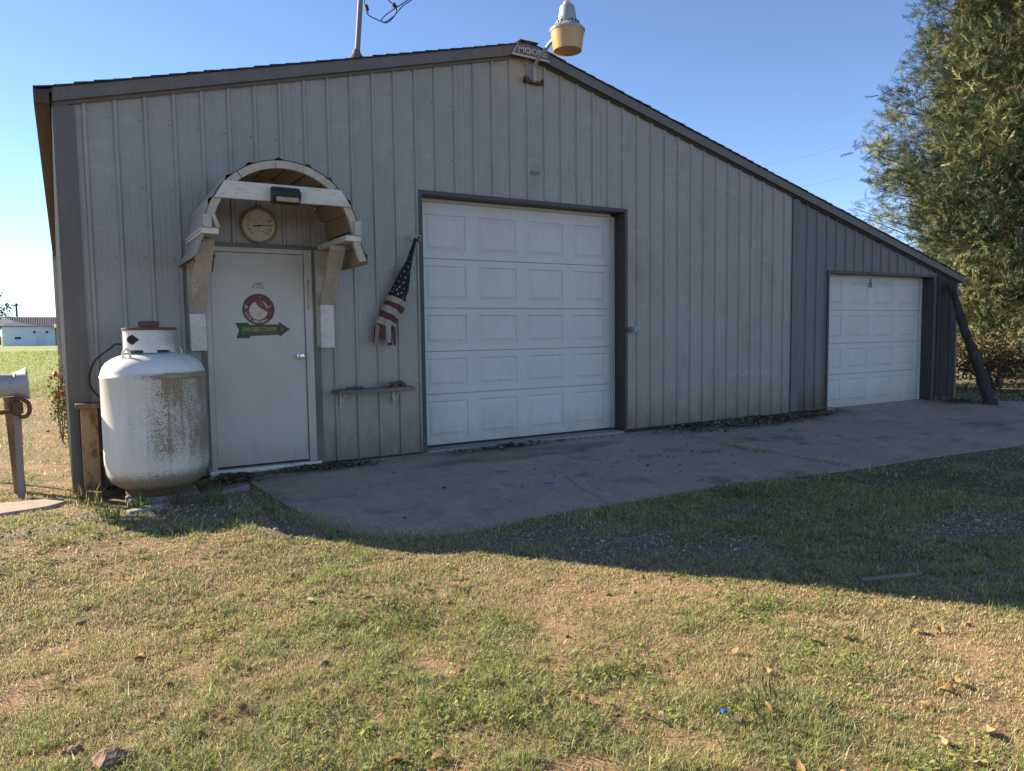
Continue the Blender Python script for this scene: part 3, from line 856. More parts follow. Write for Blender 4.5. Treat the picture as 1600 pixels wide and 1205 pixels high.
# ------------------------------------------------------------------ dial thermometer
TX, TZ, TR = 1.577, 2.306, 0.158
th = thing("dial_thermometer", (TX, -0.02, TZ), "round yellowed dial thermometer on the wall above the cream door", "thermometer")
g = G(); g.lathe([(TR, 0), (TR+0.004, 0.012), (TR+0.004, 0.03), (TR-0.008, 0.036), (TR-0.012, 0.028)], (TX, -0.022, TZ), axis=(0, -1, 0), n=48, caps=False); g.build("bezel", m_brass, th, smooth=True)
g = G(); g.lathe([(TR-0.004, 0), (TR-0.004, 0.006)], (TX, -0.038, TZ), axis=(0, -1, 0), n=48); g.build("dial_face", m_ivory, th)
g = G()
vs = []
n = 12
ch = [(TX+0.125*math.cos(a), TZ+0.125*math.sin(a)) for a in np.linspace(R(60), R(120), n)]
P = [(TX-0.07, TZ+0.062)] + [(TX+0.07, TZ+0.062)] + ch
g.add([(a, -0.0446, b) for a, b in P], [tuple(range(len(P)))])
g.build("picture_patch", M("pale_blue_print", (0.60, 0.62, 0.62), 0.5, [(45, 3, (0.25, 0.30, 0.36), 0.5, 0.6, 0.8, ONE)]), th)
g = G()
NUM = {"60": 222, "40": 201, "20": 180, "0": 158, "80": 24, "100": 2, "120": -20, "140": -44}
NUM = {"60": 228, "40": 204, "20": 181, "0": 158, "80": 22, "100": 0, "120": -24, "140": -48}
for t, a in NUM.items():
    rr = 0.100
    flat_text(g, t, TX+rr*math.cos(R(a)), TZ+rr*math.sin(R(a))-0.011, 0.024, -0.0446, bold=0.005)
for k in range(41):
    a = R(240 - k*300/40)
    r0_, r1_ = 0.132, (0.145 if k % 5 else 0.148)
    w = 0.0012
    c_, s_ = math.cos(a), math.sin(a)
    g.add([(TX+r0_*c_-w*s_, -0.0446, TZ+r0_*s_+w*c_), (TX+r0_*c_+w*s_, -0.0446, TZ+r0_*s_-w*c_), (TX+r1_*c_+w*s_, -0.0446, TZ+r1_*s_-w*c_), (TX+r1_*c_-w*s_, -0.0446, TZ+r1_*s_+w*c_)], [(0, 1, 2, 3)])
g.box(TX-0.045, TX+0.045, -0.0447, -0.0441, TZ-0.055, TZ-0.052)
g.build("dial_print", m_print, th)
g = G(); g.prism([(TX-0.062, TZ-0.014), (TX-0.060, TZ-0.020), (TX+0.0, TZ-0.011), (TX+0.105, TZ+0.005), (TX+0.0, TZ+0.002), (TX-0.050, TZ-0.008)], -0.052, -0.049)
g.lathe([(0.012, 0), (0.009, 0.008)], (TX, -0.0446, TZ-0.005), axis=(0, -1, 0), n=12)
g.build("needle", M("dark_red_needle", (0.10, 0.035, 0.02), 0.5), th)
g = G(); g.tube([(TX+0.016*math.sin(a), -0.03, TZ+TR+0.012+0.014*math.cos(a)) for a in np.linspace(-2.2, 2.2, 9)], 0.004, n=6); g.build("hanging_loop", m_rust, th)

# ------------------------------------------------------------------ arched door canopy
cp = thing("door_canopy", (1.6, 0, 1.2), "weathered wooden arched canopy over the walk-in door on two bracketed arms", "canopy")
KX, KZ, KR, KD = 1.610, 2.087, 0.628, 0.86
def arch_pt(s, r=KR):
    """s from 0 (left foot) to 1 (right foot): flared straight sides then semicircle"""
    side = 0.20; arc = math.pi*KR; T = arc+2*side; d = s*T
    if d < side:
        t = d/side; return (KX-(r+0.075*(1-t)), KZ-0.195*(1-t)), (-1.0, 0.15)
    if d > side+arc:
        t = (d-side-arc)/side; return (KX+(r+0.065*t), KZ-0.185*t), (1.0, 0.15)
    a = math.pi - (d-side)/KR
    return (KX+r*math.cos(a), KZ+r*math.sin(a)), (math.cos(a), math.sin(a))
NP = 15
for i in range(NP):
    s0, s1 = i/NP, (i+1)/NP
    (xa, za), na = arch_pt(s0+0.003); (xb, zb), nb = arch_pt(s1-0.003)
    yf = -KD+0.045 - rng.uniform(0, 0.012)
    g = G()
    t = 0.018
    vs = []
    for y in (yf, -0.022):
        vs += [(xa, y, za), (xb, y, zb), (xb+nb[0]*t, y, zb+nb[1]*t), (xa+na[0]*t, y, za+na[1]*t)]
    g.add(vs, [(0, 1, 2, 3), (7, 6, 5, 4), (0, 4, 5, 1), (1, 5, 6, 2), (2, 6, 7, 3), (3, 7, 4, 0)])
    g.build("roof_plank", m_plank, cp)
# bent sheet metal skin with ridges
g = G()
n = 60
prof = []
for k in range(n+1):
    s = k/n
    (x_, z_), nn = arch_pt(s)
    u = (s*10.5) % 1.0
    h = 0.022 + (0.020 if 0.0 <= u < 0.16 else 0.0)
    prof.append((x_+nn[0]*h, z_+nn[1]*h, nn))
vs = []
for (x_, z_, nn) in prof:
    for y in (-KD-0.015, -0.022):
        vs.append((x_, y, z_)); vs.append((x_+nn[0]*0.003, y, z_+nn[1]*0.003))
fs = []
for k in range(n):
    a = k*4; b = a+4
    fs += [(a, a+2, b+2, b), (a+1, b+1, b+3, a+3), (a, b, b+1, a+1), (a+2, a+3, b+3, b+2)]
g.add(vs, fs)
g.build("sheet_metal_skin", m_tin, cp)
# front arch rim: three curved boards
for a, b, dp in ((0.14, 0.335, 0.0), (0.338, 0.70, 0.004), (0.703, 0.985, 0.0)):
    g = G()
    n = 14
    vs = []
    for k in range(n+1):
        s = a+(b-a)*k/n
        (xo, zo), nn = arch_pt(s, KR+0.016)
        dpt = 0.062
        xi, zi = xo-nn[0]*dpt, zo-nn[1]*dpt*0.98
        for y in (-KD-dp, -KD+0.040-dp):
            vs += [(xo, y, zo), (xi, y, zi)]
    fs = []
    for k in range(n):
        q = k*4; p = q+4
        fs += [(q, q+1, p+1, p), (q+2, p+2, p+3, q+3), (q, p, p+2, q+2), (q+1, q+3, p+3, p+1)]
    fs += [(0, 2, 3, 1), (n*4, n*4+1, n*4+3, n*4+2)]
    g.add(vs, fs)
    g.build("arch_rim", m_wood, cp)
g = G(); g.prism([(1.052, 2.388), (2.172, 2.392), (2.085, 2.530), (1.135, 2.528)], -KD-0.028, -KD-0.005); g.build("cross_beam", m_woodw, cp, bevel=0.003)
for sx, xa, xb in ((-1, 0.942, 1.078), (1, 2.119, 2.26)):
    g = G(); g.box(xa, xb, -KD-0.012, -0.024, 2.102, 2.150); g.build("bracket_arm", m_woodw, cp, bevel=0.003)
    xm = (xa+xb)/2
    off = 0.0 if sx < 0 else -0.035
    g = G(); g.box(xm-0.07+off, xm+0.07+off, -0.045, -0.0235, 1.165, 2.10); g.build("wall_board", m_wood, cp, bevel=0.002)
    g = G(); g.box(xm-0.066+off*0.3, xm+0.066+off*0.3, -0.088, -0.046, 1.16, 1.49 if sx < 0 else 1.575)
    g.build("lower_block", m_woodw, cp, bevel=0.003)
    zb = 1.495 if sx < 0 else 1.58
    xb2 = xm + (0.0 if sx < 0 else -0.075)
    g = G(); g.bar((xm+off*0.3, -0.067, zb), (xb2, -0.66, 2.07), 0.135, 0.04, side=(1, 0, 0)); g.build("brace", m_wood, cp, bevel=0.002)
    xu = 0.992 if sx < 0 else xb-0.035
    g = G(); g.bar((xu, -KD-0.018, 2.151), (xu+0.004, -KD-0.018, 2.25 if sx < 0 else 2.275), 0.062, 0.03, side=(1, 0, 0)); g.build("upright_block", m_wood, cp, bevel=0.002)
g = G(); g.bar((1.072, -KD-0.018, 2.151), (1.035, -KD-0.018, 2.255), 0.03, 0.03, side=(1, 0, 0)); g.build("upright_block", m_wood, cp, bevel=0.002)
g = G()
g.tube([(1.10, -0.30, 2.06), (1.125, -0.29, 1.96), (1.115, -0.28, 1.86), (1.07, -0.27, 1.80)], 0.006, n=6); g.tube([(1.108, -0.3, 2.06), (1.122, -0.29, 1.97)], [0.012, 0.022], n=6)
g.build("dangling_cord", m_black, cp)

fl = thing("wall_floodlight", (1.6, -KD, 2.43), "small dark hooded light with tan lens fixed to the canopy beam", "floodlight")
g = G()
for q in ([(-KD-0.0285, 2.366), (-KD-0.0285, 2.498), (-KD-0.075, 2.502), (-KD-0.135, 2.452), (-KD-0.135, 2.437), (-KD-0.10, 2.372)],):
    vs = [(xx, y, z) for xx in (1.487, 1.712) for y, z in q]
    k = len(q)
    g.add(vs, [tuple(range(k)), tuple(range(2*k-1, k-1, -1))] + [(i, (i+1) % k, k+(i+1) % k, k+i) for i in range(k)])
g.build("lamp_housing", m_black, fl, bevel=0.004)
g = G(); g.bar((1.51, -KD-0.122, 2.405), (1.692, -KD-0.122, 2.405), 0.062, 0.012, side=(0, 0.45, 1)); g.build("lamp_lens", m_lens, fl, bevel=0.002)
g = G(); g.lathe([(0.017, 0), (0.017, 0.018)], (1.60, -KD-0.128, 2.434), axis=(0, -1, -0.3), n=12); g.build("sensor", m_black, fl)

# ------------------------------------------------------------------ yard light
yl = thing("yard_light", (4.6, -0.02, 4.09), "yard light with amber refractor bowl on a pipe arm at the gable peak", "lamp")
g = G(); g.box(4.50, 4.735, -0.058, -0.022, 4.055, 4.085); g.box(4.50, 4.515, -0.075, -0.022, 4.05, 4.12); g.box(4.72, 4.735, -0.075, -0.022, 4.05, 4.11); g.lathe([(0.014, 0), (0.014, 0.02)], (4.53, -0.058, 4.09), axis=(0, -1, 0), n=8)
g.build("wall_bracket", m_rust, yl)
g = G(); g.tube([(4.605, -0.075, 4.06), (4.605, -0.08, 4.24)], 0.022, n=12); g.tube([(4.605, -0.085, 4.23), (4.612, -0.14, 4.285), (4.63, -0.33, 4.38), (4.655, -0.48, 4.46)], 0.021, n=12)
g.build("pipe_arm", m_galv, yl, smooth=True)
LX, LY, LZ = 4.672, -0.62, 4.0
g = G(); g.lathe([(0.140, 0.235), (0.150, 0.232), (0.152, 0.25), (0.176, 0.42), (0.178, 0.445)], (LX, LY, LZ), n=32, caps=False); 
g.lathe([(0.140, 0.235), (0.144, 0.25), (0.168, 0.42), (0.170, 0.445)], (LX, LY, LZ), n=32, caps=False)
g.lathe([(0.0, 0.243), (0.149, 0.243)], (LX, LY, LZ), n=32, caps=False)
g.build("refractor_bowl", m_amber, yl, smooth=True)
g = G(); g.lathe([(0.184, 0.43), (0.186, 0.448), (0.176, 0.458), (0.132, 0.498), (0.118, 0.502), (0.118, 0.53), (0.102, 0.535), (0.098, 0.56), (0.077, 0.68), (0.070, 0.692), (0.0, 0.694)], (LX, LY, LZ), n=32, caps=False)
g.build("lamp_head", m_galv, yl, smooth=True)
g = G()
for k in range(18):
    a = 2*math.pi*k/18
    g.box(LX+0.119*math.cos(a)-0.006, LX+0.119*math.cos(a)+0.006, LY+0.119*math.sin(a)-0.006, LY+0.119*math.sin(a)+0.006, LZ+0.503, LZ+0.528)
g.build("cooling_slots", m_black, yl)
g = G(); g.lathe([(0.040, 0.692), (0.040, 0.728), (0.033, 0.736), (0.0, 0.737)], (LX, LY, LZ), n=16, caps=False); g.build("photocell", M("photocell_tan", (0.5, 0.38, 0.24), 0.5), yl)

# name plate on the ridge
npl = thing("name_plate", (4.55, -0.09, 4.3), "brown plate lettered in pale grey at the gable peak behind the lamp arm", "sign")
g = G(); g.prism([(4.300, 4.306), (4.800, 4.296), (4.80, 4.395), (4.655, 4.442), (4.385, 4.442)], -0.092, -0.081); g.build("plate", m_trim, npl)
g = G(); g.prism([(4.300, 4.306), (4.800, 4.296), (4.797, 4.318), (4.312, 4.328)], -0.0945, -0.0925); g.prism([(4.300, 4.306), (4.316, 4.306), (4.398, 4.442), (4.384, 4.442)], -0.0965, -0.0948); g.build("plate_border", m_greyletter, npl)
g = G(); flat_text(g, "MOORE", 4.578, 4.345, 0.068, -0.0945, width=0.37, bold=0.02); g.build("plate_lettering", m_greyletter, npl)

# ------------------------------------------------------------------ service mast and drop wires
ms = thing("service_mast", (2.63, 0.15, 4.0), "thin grey service mast pipe rising from the roof edge", "mast")
g = G(); g.tube([(2.630, 0.15, 3.99), (2.69, 0.15, 4.66), (2.74, 0.15, 5.25)], 0.026, n=12); g.build("mast_pipe", m_postgrey, ms, smooth=True)
g = G(); g.lathe([(0.11, -0.03), (0.075, 0.03), (0.045, 0.07), (0.030, 0.11)], (2.633, 0.15, 4.02), n=20); g.build("roof_boot", m_trim, ms, smooth=True)
g = G(); g.lathe([(0.035, 0), (0.06, 0.04), (0.05, 0.1), (0.0, 0.13)], (2.74, 0.15, 5.23), n=14); g.build("weather_head", m_galv, ms, smooth=True)
wr = thing("drop_wire", (2.8, 0.3, 5.1), "black service wires looping in the sky beside the mast", "wire")
def smoothpath(pts, n=6):
    pts = [Vector(p) for p in pts]
    out = []
    for i in range(len(pts)-1):
        p0 = pts[max(i-1, 0)]; p1 = pts[i]; p2 = pts[i+1]; p3 = pts[min(i+2, len(pts)-1)]
        for k in range(n):
            t = k/n
            out.append(0.5*((2*p1) + (p2-p0)*t + (2*p0-5*p1+4*p2-p3)*t*t + (3*p1-p0-3*p2+p3)*t*t*t))
    out.append(pts[-1])
    return out
Yw = 0.3
w1 = [(2.74, 0.15, 5.22), (2.765, 0.25, 4.9), (2.783, Yw, 4.70), (2.801, Yw, 4.62), (2.813, Yw, 4.568), (2.868, Yw, 4.542), (2.979, Yw, 4.520), (3.022, Yw, 4.533), (3.102, Yw, 4.60), (3.22, Yw+.02, 4.74), (3.42, Yw+0.1, 4.92), (4.0, Yw+0.4, 5.55), (5.2, 1.6, 6.9)]
w2 = [(2.745, 0.15, 5.24), (2.95, 0.25, 4.85), (3.049, Yw, 4.755), (3.119, Yw+.01, 4.715), (3.135, Yw+.01, 4.66), (3.10, Yw+.01, 4.59), (3.03, Yw+.01, 4.525), (2.975, Yw+.01, 4.528), (2.985, Yw+.01, 4.565), (3.07, Yw+.01, 4.645), (3.21, Yw, 4.755), (3.42, Yw+0.1, 4.95), (4.02, Yw+0.4, 5.62), (5.2, 1.6, 7.0)]
for w in (w1, w2):
    g = G(); g.tube(smoothpath(w), 0.0055, n=6); g.build("cable", m_rubber, wr)
for p, q in (((2.797, Yw, 4.655), (2.815, Yw, 4.60)), ((3.10, Yw+.01, 4.735), (3.135, Yw+.01, 4.70))):
    g = G(); g.bar(p, q, 0.034, 0.03); g.tube([q, (q[0]-0.01+0.02, q[1], q[2]-0.03)], 0.006, n=5); g.build("splice_connector", m_rubber, wr, bevel=0.004)
for a, b, c in (((44, 30, 11.0), (57.5, 30.5, 14.25), 0.25), ((44, 30, 13.0), (59, 30.5, 17.4), 0.3)):
    g = G()
    g.tube([(a[0]+(b[0]-a[0])*t, a[1]+(b[1]-a[1])*t, a[2]+(b[2]-a[2])*t - c*4*t*(1-t)) for t in np.linspace(-0.5, 1.6, 16)], 0.007, n=4)
    o = g.build("power_line", m_postgrey)
    tag(o, "faint %s power line crossing the sky towards the cedar" % ("lower" if a[2] < 12 else "upper"), "power line", "power lines behind the workshop roof")

# ------------------------------------------------------------------ windsock flag
wk = thing("flag_windsock", (3.115, -0.1, 2.26), "stars and stripes windsock hanging from a hook beside the large garage door", "windsock")
path = [(3.115, 2.261, 0.012), (3.075, 2.14, 0.022), (3.039, 2.031, 0.033), (2.994, 1.926, 0.050), (2.956, 1.822, 0.073), (2.926, 1.718, 0.094), (2.893, 1.66, 0.098), (2.86, 1.569, 0.104), (2.802, 1.466, 0.100), (2.758, 1.363, 0.100)]
def sock(t):
    i = min(int(t), len(path)-2); u = t-i
    return [path[i][k]*(1-u)+path[i+1][k]*u for k in range(3)]
def sock_ring(t, n=24, tw=0.0):
    x_, z_, r = sock(t)
    xa, za, _ = sock(max(t-0.2, 0)); xb, zb, _ = sock(min(t+0.2, len(path)-1.001))
    d = Vector((xb-xa, 0, zb-za)).normalized()
    s_ = Vector((-d.z, 0, d.x))
    out = []
    for k in range(n):
        a = 2*math.pi*k/n
        rr = r*0.9*(1+0.15*math.sin(5*a+t*1.1)+0.09*math.sin(3*a-t*0.8)+0.04*math.sin(9*a+t*2.0))
        out.append(Vector((x_, -0.115, z_)) + s_*math.cos(a)*rr + Vector((0, 1, 0))*math.sin(a)*rr*0.62)
    return out
def sock_part(t0, t1, name, mat, k=6, skew=0.0):
    g = G()
    n = 24
    rings = []
    for i in range(k+1):
        rings.append(sock_ring(t0+(t1-t0)*i/k, n))
    g.add([v for r in rings for v in r], [(i*n+q, i*n+(q+1) % n, (i+1)*n+(q+1) % n, (i+1)*n+q) for i in range(k) for q in range(n)])
    return g.build(name, mat, wk, smooth=True)
can = sock_part(0, 6.15, "canton", m_navy, 22)
bands = np.linspace(6.15, 9.0, 6)
bands = [6.15, 6.75, 7.3, 7.85, 8.4, 9.0]
for i in range(5):
    sock_part(bands[i], bands[i+1], "stripe", m_whitecloth if i % 2 == 0 else m_redcloth, 5)
g = G()
for t in np.arange(1.6, 6.0, 0.52):
    rg = sock_ring(t, 48)
    c0 = Vector((sock(t)[0], -0.115, sock(t)[1]))
    m_ = max(2, int(3+t*1.2))
    for q in range(m_):
        k = int((q+0.5*(int(t/0.52) % 2))*48/m_) % 48
        p = rg[k]; nrm = (p-c0).normalized()
        if nrm.y > 0.5: continue
        tg = Vector((0, 0, 1)); tg = (tg-nrm*tg.dot(nrm)).normalized(); bt = nrm.cross(tg)
        sr = min(0.017, 0.008+0.002*t)
        vs = [p+nrm*0.004]
        for j in range(10):
            a = math.pi*j/5; rr = sr if j % 2 == 0 else sr*0.42
            vs.append(p+nrm*0.003+(tg*math.cos(a)+bt*math.sin(a))*rr)
        g.add(vs, [(0, 1+j, 1+(j+1) % 10) for j in range(10)])
g.build("printed_stars", m_whitecloth, can)
for k in range(8):
    a = 2*math.pi*k/8+0.2
    c0 = Vector((2.757, -0.115, 1.37)); 
    r_ = Vector((math.cos(a)*0.092, math.sin(a)*0.058, 0.0))
    tdir = Vector((-math.sin(a), math.cos(a)*0.6, 0)).normalized()
    L = 0.17+0.035*math.sin(k*2.1)
    g = G()
    pts = []
    for i in range(5):
        u = i/4
        p = c0 + r_*(1+0.18*u+0.05*math.sin(k+u*5)) + Vector((0.01*math.sin(k*1.7), 0, -L*u))
        w = 0.030*(1-0.25*u)
        pts += [p-tdir*w, p+tdir*w]
    off = Vector((math.cos(a), math.sin(a), 0))*0.003
    vs = pts + [p+off for p in pts]
    fs = []
    for i in range(4):
        q = 2*i
        fs += [(q, q+1, q+3, q+2), (10+q, 10+q+2, 10+q+3, 10+q+1), (q, q+2, 10+q+2, 10+q), (q+1, 10+q+1, 10+q+3, q+3)]
    fs += [(0, 10, 11, 1), (8, 9, 19, 18)]
    g.add(vs, fs)
    g.build("streamer", m_redcloth if k % 2 else m_whitecloth, wk)
g = G(); g.tube([(3.20, -0.03, 2.26), (3.19, -0.07, 2.285), (3.15, -0.10, 2.29), (3.10, -0.115, 2.285), (3.07, -0.12, 2.265), (3.055, -0.12, 2.235)], 0.012, n=8); g.tube([(3.115, -0.11, 2.285), (3.115, -0.115, 2.25)], 0.010, n=8)
g.build("hook", m_galv, wk, smooth=True)
g = G(); g.tube([(3.17, -0.03, 2.25), (3.17, -0.09, 2.25)], 0.016, n=10); g.build("hook_peg", m_postgrey, wk)

# ------------------------------------------------------------------ wall shelf and what lies on it
sh = thing("wall_shelf", (2.62, 0, 0.7), "narrow grey wooden shelf on two white brackets left of the large garage door", "shelf")
g = G(); g.bar((2.225, -0.12, 0.722), (3.03, -0.12, 0.728), 0.20, 0.040, side=(0, 1, 0)); g.build("shelf_board", m_shelf, sh, bevel=0.004)
for xx in (2.305, 2.865):
    g = G(); g.prism([(0, 0), (0.01, 0), (0.01, 0.01), (0, 0.01)], 0, 0) if False else None
    g.box(xx-0.008, xx+0.008, -0.19, -0.024, 0.693, 0.702)
    g.bar((xx, -0.026, 0.70), (xx, -0.026, 0.56), 0.018, 0.006, side=(1, 0, 0))
    g.bar((xx, -0.17, 0.692), (xx, -0.03, 0.575), 0.016, 0.006, side=(1, 0, 0))
    g.build("bracket", m_woodw, sh)
g = G(); g.bar((2.325, -0.15, 0.757), (2.50, -0.15, 0.758), 0.04, 0.026, side=(0, 1, 0)); o = g.build("steel_bar", m_rust, bevel=0.004); tag(o, "dark flat bar lying on the left half of the wall shelf", "bar")
gl = thing("work_glove", (2.83, -0.13, 0.745), "crumpled brown and white work glove on the right end of the wall shelf", "glove")
def blob(g, c, r, n=10, seed=0, sq=(1, 1, 1)):
    rr = np.random.default_rng(seed)
    ph = rr.uniform(0, 6, 6)
    vs, fs = [], []
    m_ = n//2+1
    for i in range(m_+1):
        th_ = math.pi*i/m_
        for k in range(n):
            a = 2*math.pi*k/n
            d = Vector((math.sin(th_)*math.cos(a), math.sin(th_)*math.sin(a), math.cos(th_)))
            q = 1+0.18*math.sin(3*d.x+ph[0])+0.15*math.sin(4*d.y+ph[1])+0.14*math.sin(5*d.z+ph[2])+0.08*math.sin(9*d.x+ph[3])
            vs.append((c[0]+d.x*r*q*sq[0], c[1]+d.y*r*q*sq[1], c[2]+d.z*r*q*sq[2]))
    for i in range(m_):
        for k in range(n):
            fs.append((i*n+k, i*n+(k+1) % n, (i+1)*n+(k+1) % n, (i+1)*n+k))
    g.add(vs, fs)
g = G(); blob(g, (2.83, -0.13, 0.770), 0.034, 14, 3, (1.9, 1.3, 0.75)); g.build("palm", m_glove, gl, smooth=True)
for k, (dx, dy, dz) in enumerate(((0.11, -0.05, 0.012), (0.105, -0.015, 0.02), (0.09, 0.02, 0.012), (-0.10, -0.04, 0.0))):
    g = G(); g.tube(smoothpath([(2.83, -0.13, 0.775), (2.83+dx*0.6, -0.13+dy*0.7, 0.785+dz), (2.83+dx, -0.13+dy, 0.756)], 4), [0.018]*5+[0.016]*3+[0.011], n=8); g.build("finger", m_glove if k != 1 else m_whitecloth, gl, smooth=True)

# outlet box
ob = thing("outlet_box", (6.07, 0, 1.3), "small grey metal outlet box on the wall right of the large garage door", "outlet box")
g = G(); g.box(6.02, 6.10, -0.075, -0.02, 1.265, 1.335); g.build("box_body", m_galv, ob, bevel=0.005)
g = G(); g.box(6.005, 6.055, -0.088, -0.076, 1.26, 1.33); g.build("cover_flap", m_postgrey, ob, bevel=0.003)
g = G(); g.box(6.101, 6.135, -0.05, -0.02, 1.285, 1.325); g.build("conduit_stub", m_galv, ob, bevel=0.003)
# faded decal mark under the lamp
g = G()
for q in range(3): g.lathe([(0.022, 0), (0.018, 0.001)], (4.61+0.04*q, -0.021, 3.085), axis=(0, -1, 0), n=10)
o = g.build("wall_mark", M("faded_mark", (0.20, 0.19, 0.18), 0.7)); tag(o, "faint dark smudged mark on the steel wall below the yard light", "mark")

# ------------------------------------------------------------------ propane tank
TKX, TKY = 0.595, -0.50
tk = thing("propane_tank", (TKX, TKY, 0.06), "squat white upright propane tank streaked with dark mould beside the cream door", "tank")
RT = 0.392
prof = [(0.20, 0.072), (0.30, 0.092), (0.355, 0.135), (0.383, 0.200), (RT-0.001, 0.27), (RT, 0.272), (RT, 0.60), (RT, 0.962), (RT+0.004, 0.968), (RT+0.004, 0.984), (RT-0.001, 0.990),
        (RT-0.008, 1.02), (0.370, 1.055), (0.345, 1.088), (0.305, 1.118), (0.25, 1.142), (0.18, 1.160), (0.10, 1.170), (0.0, 1.173)]
g = G(); g.lathe(prof, (TKX, TKY, 0), n=64, caps=False); g.build("tank_body", m_tank, tk, smooth=True)
g = G(); g.tube([(TKX+0.055, TKY-RT-0.001, 0.97), (TKX+0.055, TKY-RT-0.001, 0.285)], 0.0035, n=6); g.build("weld_seam", m_tank, tk)
# collar with an opening: wall of segments leaving a rounded window and gaps at the foot
g = G()
n = 120
CR_ = 0.193
cx_, cy_ = TKX-0.025, TKY
zc0, zc1 = 1.165, 1.345
nz_ = 24
def keep(a, z):
    # window facing front-left
    da = (a - R(226)+math.pi) % (2*math.pi) - math.pi
    u = abs(da)*CR_/0.062; w = abs(z-1.270)/0.040
    if u**1.4 + w < 1.0: return False
    for ac in (R(235), R(300), R(20), R(140)):
        db = (a-ac+math.pi) % (2*math.pi)-math.pi
        if abs(db) < 0.30 and z < 1.185: return False
    return True
for i in range(n):
    a0, a1 = 2*math.pi*i/n, 2*math.pi*(i+1)/n
    for k in range(nz_):
        z0, z1 = zc0+(zc1-zc0)*k/nz_, zc0+(zc1-zc0)*(k+1)/nz_
        if not keep((a0+a1)/2, (z0+z1)/2): continue
        vs = [(cx_+r_*math.cos(a), cy_+r_*math.sin(a), z) for r_ in (CR_, CR_-0.006) for a in (a0, a1) for z in (z0, z1)]
        g.add(vs, [(0, 2, 3, 1), (4, 5, 7, 6), (0, 4, 6, 2), (1, 3, 7, 5), (0, 1, 5, 4), (2, 6, 7, 3)])
g.build("valve_collar", m_tank, tk)
g = G(); g.lathe([(0.05, 1.165), (0.05, 1.21), (0.022, 1.22), (0.022, 1.27), (0.032, 1.275), (0.032, 1.30)], (cx_+0.03, cy_+0.02, 0), n=14); g.build("valve", m_brass, tk)
g = G(); g.lathe([(0.205, 1.3455), (0.207, 1.352), (0.204, 1.364), (0.06, 1.370), (0.0, 1.371)], (cx_+0.005, cy_, 0), n=40, caps=False); g.lathe([(0.0, 1.3455), (0.205, 1.3455)], (cx_+0.005, cy_, 0), n=40, caps=False); g.build("rusty_lid", m_rust, tk, smooth=True)
for ang in (222, 40):
    g = G()
    c_, s_ = math.cos(R(ang)), math.sin(R(ang))
    bx, by = TKX+0.275*c_, TKY+0.275*s_
    tx_, ty_ = -s_, c_
    g.tube(smoothpath([(bx-tx_*0.035, by-ty_*0.035, 1.10), (bx-tx_*0.033, by-ty_*0.033, 1.17), (bx, by, 1.20), (bx+tx_*0.033, by+ty_*0.033, 1.17), (bx+tx_*0.035, by+ty_*0.035, 1.12)], 4), 0.009, n=8)
    g.build("lifting_eye", m_tank, tk, smooth=True)
g = G(); g.lathe([(0.25, 0.029), (0.25, 0.085), (0.24, 0.085), (0.24, 0.029)], (TKX, TKY, 0.0), n=40, caps=False); g.build("foot_ring", m_rust, tk)
g = G(); g.tube(smoothpath([(cx_-0.05, cy_+0.05, 1.20), (cx_-0.22, cy_+0.12, 1.235), (0.30, -0.30, 1.20), (0.19, -0.18, 1.10), (0.145, -0.10, 0.96), (0.165, -0.08, 0.85), (0.26, -0.10, 0.75), (0.35, -0.06, 0.70)], 6), 0.008, n=8); g.build("gas_hose", m_rubber, tk, smooth=True)
g = G(); blob(g, (cx_+0.005, cy_-0.02, 1.392), 0.022, 12, 5, (3.3, 2.0, 0.95)); 
g = G(); g.box(cx_-0.075, cx_+0.075, cy_-0.09, cy_-0.0, 1.3715, 1.418)
o = g.build("loose_brick", m_brownwood, bevel=0.008, seg=2); tag(o, "dark brown brick lying on top of the tank's rusty lid", "brick")
# blocks the tank stands on
for lab, q in (("flat concrete block under the front of the propane tank", (0.34, 0.87, -0.80, -0.52, -0.20, 0.026)), ("flat concrete block under the back of the propane tank", (0.36, 0.88, -0.50, -0.20, -0.2, 0.027))):
    g = G(); g.box(*q); o = g.build("concrete_block", m_sill, bevel=0.012, seg=2); tag(o, lab, "block", "blocks under the propane tank")
g = G(); g.bar((0.30, -1.02, -0.045), (0.62, -0.86, -0.035), 0.11, 0.07, side=(0.3, -1, 0)); o = g.build("concrete_block", m_sill, bevel=0.015, seg=2); tag(o, "broken pale concrete piece lying in the weeds before the propane tank", "block")
g = G(); g.bar((0.70, -0.86, -0.04), (1.26, -0.62, -0.02), 0.13, 0.09, side=(0.3, -1, 0)); o = g.build("timber_edging", m_postgrey, bevel=0.012); tag(o, "grey timber edging between the propane tank and the concrete apron", "timber")
g = G(); g.box(0.02, 0.20, -0.34, -0.20, -0.06, 0.03); o = g.build("loose_brick", m_rust, bevel=0.01, seg=2); tag(o, "reddish brick on the ground at the foot of the wall corner", "brick")

# capped timber pedestal against the corner
pd = thing("timber_pedestal", (0.13, -0.1, 0), "short brown timber post with a board cap between wall corner and tank", "post")
g = G(); g.box(0.065, 0.19, -0.155, -0.115, -0.04, 0.705); g.build("front_board", M("tan_rough_board", (0.33, 0.205, 0.105), 0.85, [(9, 6, (0.10, 0.055, 0.035), 0.5, 0.62, 0.85, (1, 1, 0.5), 8.0), (60, 5, (0.14, 0.08, 0.045), 0.5, 0.8, 0.6, (1, 1, 0.1), 3.0)], bump=(50, 0.4, VS)), pd, bevel=0.004)
g = G(); g.box(0.05, 0.215, -0.114, -0.026, -0.04, 0.705); g.build("back_board", m_darkwood, pd, bevel=0.004)
g = G(); g.box(0.03, 0.235, -0.20, -0.026, 0.706, 0.748); g.build("cap_board", m_brownwood, pd, bevel=0.004)

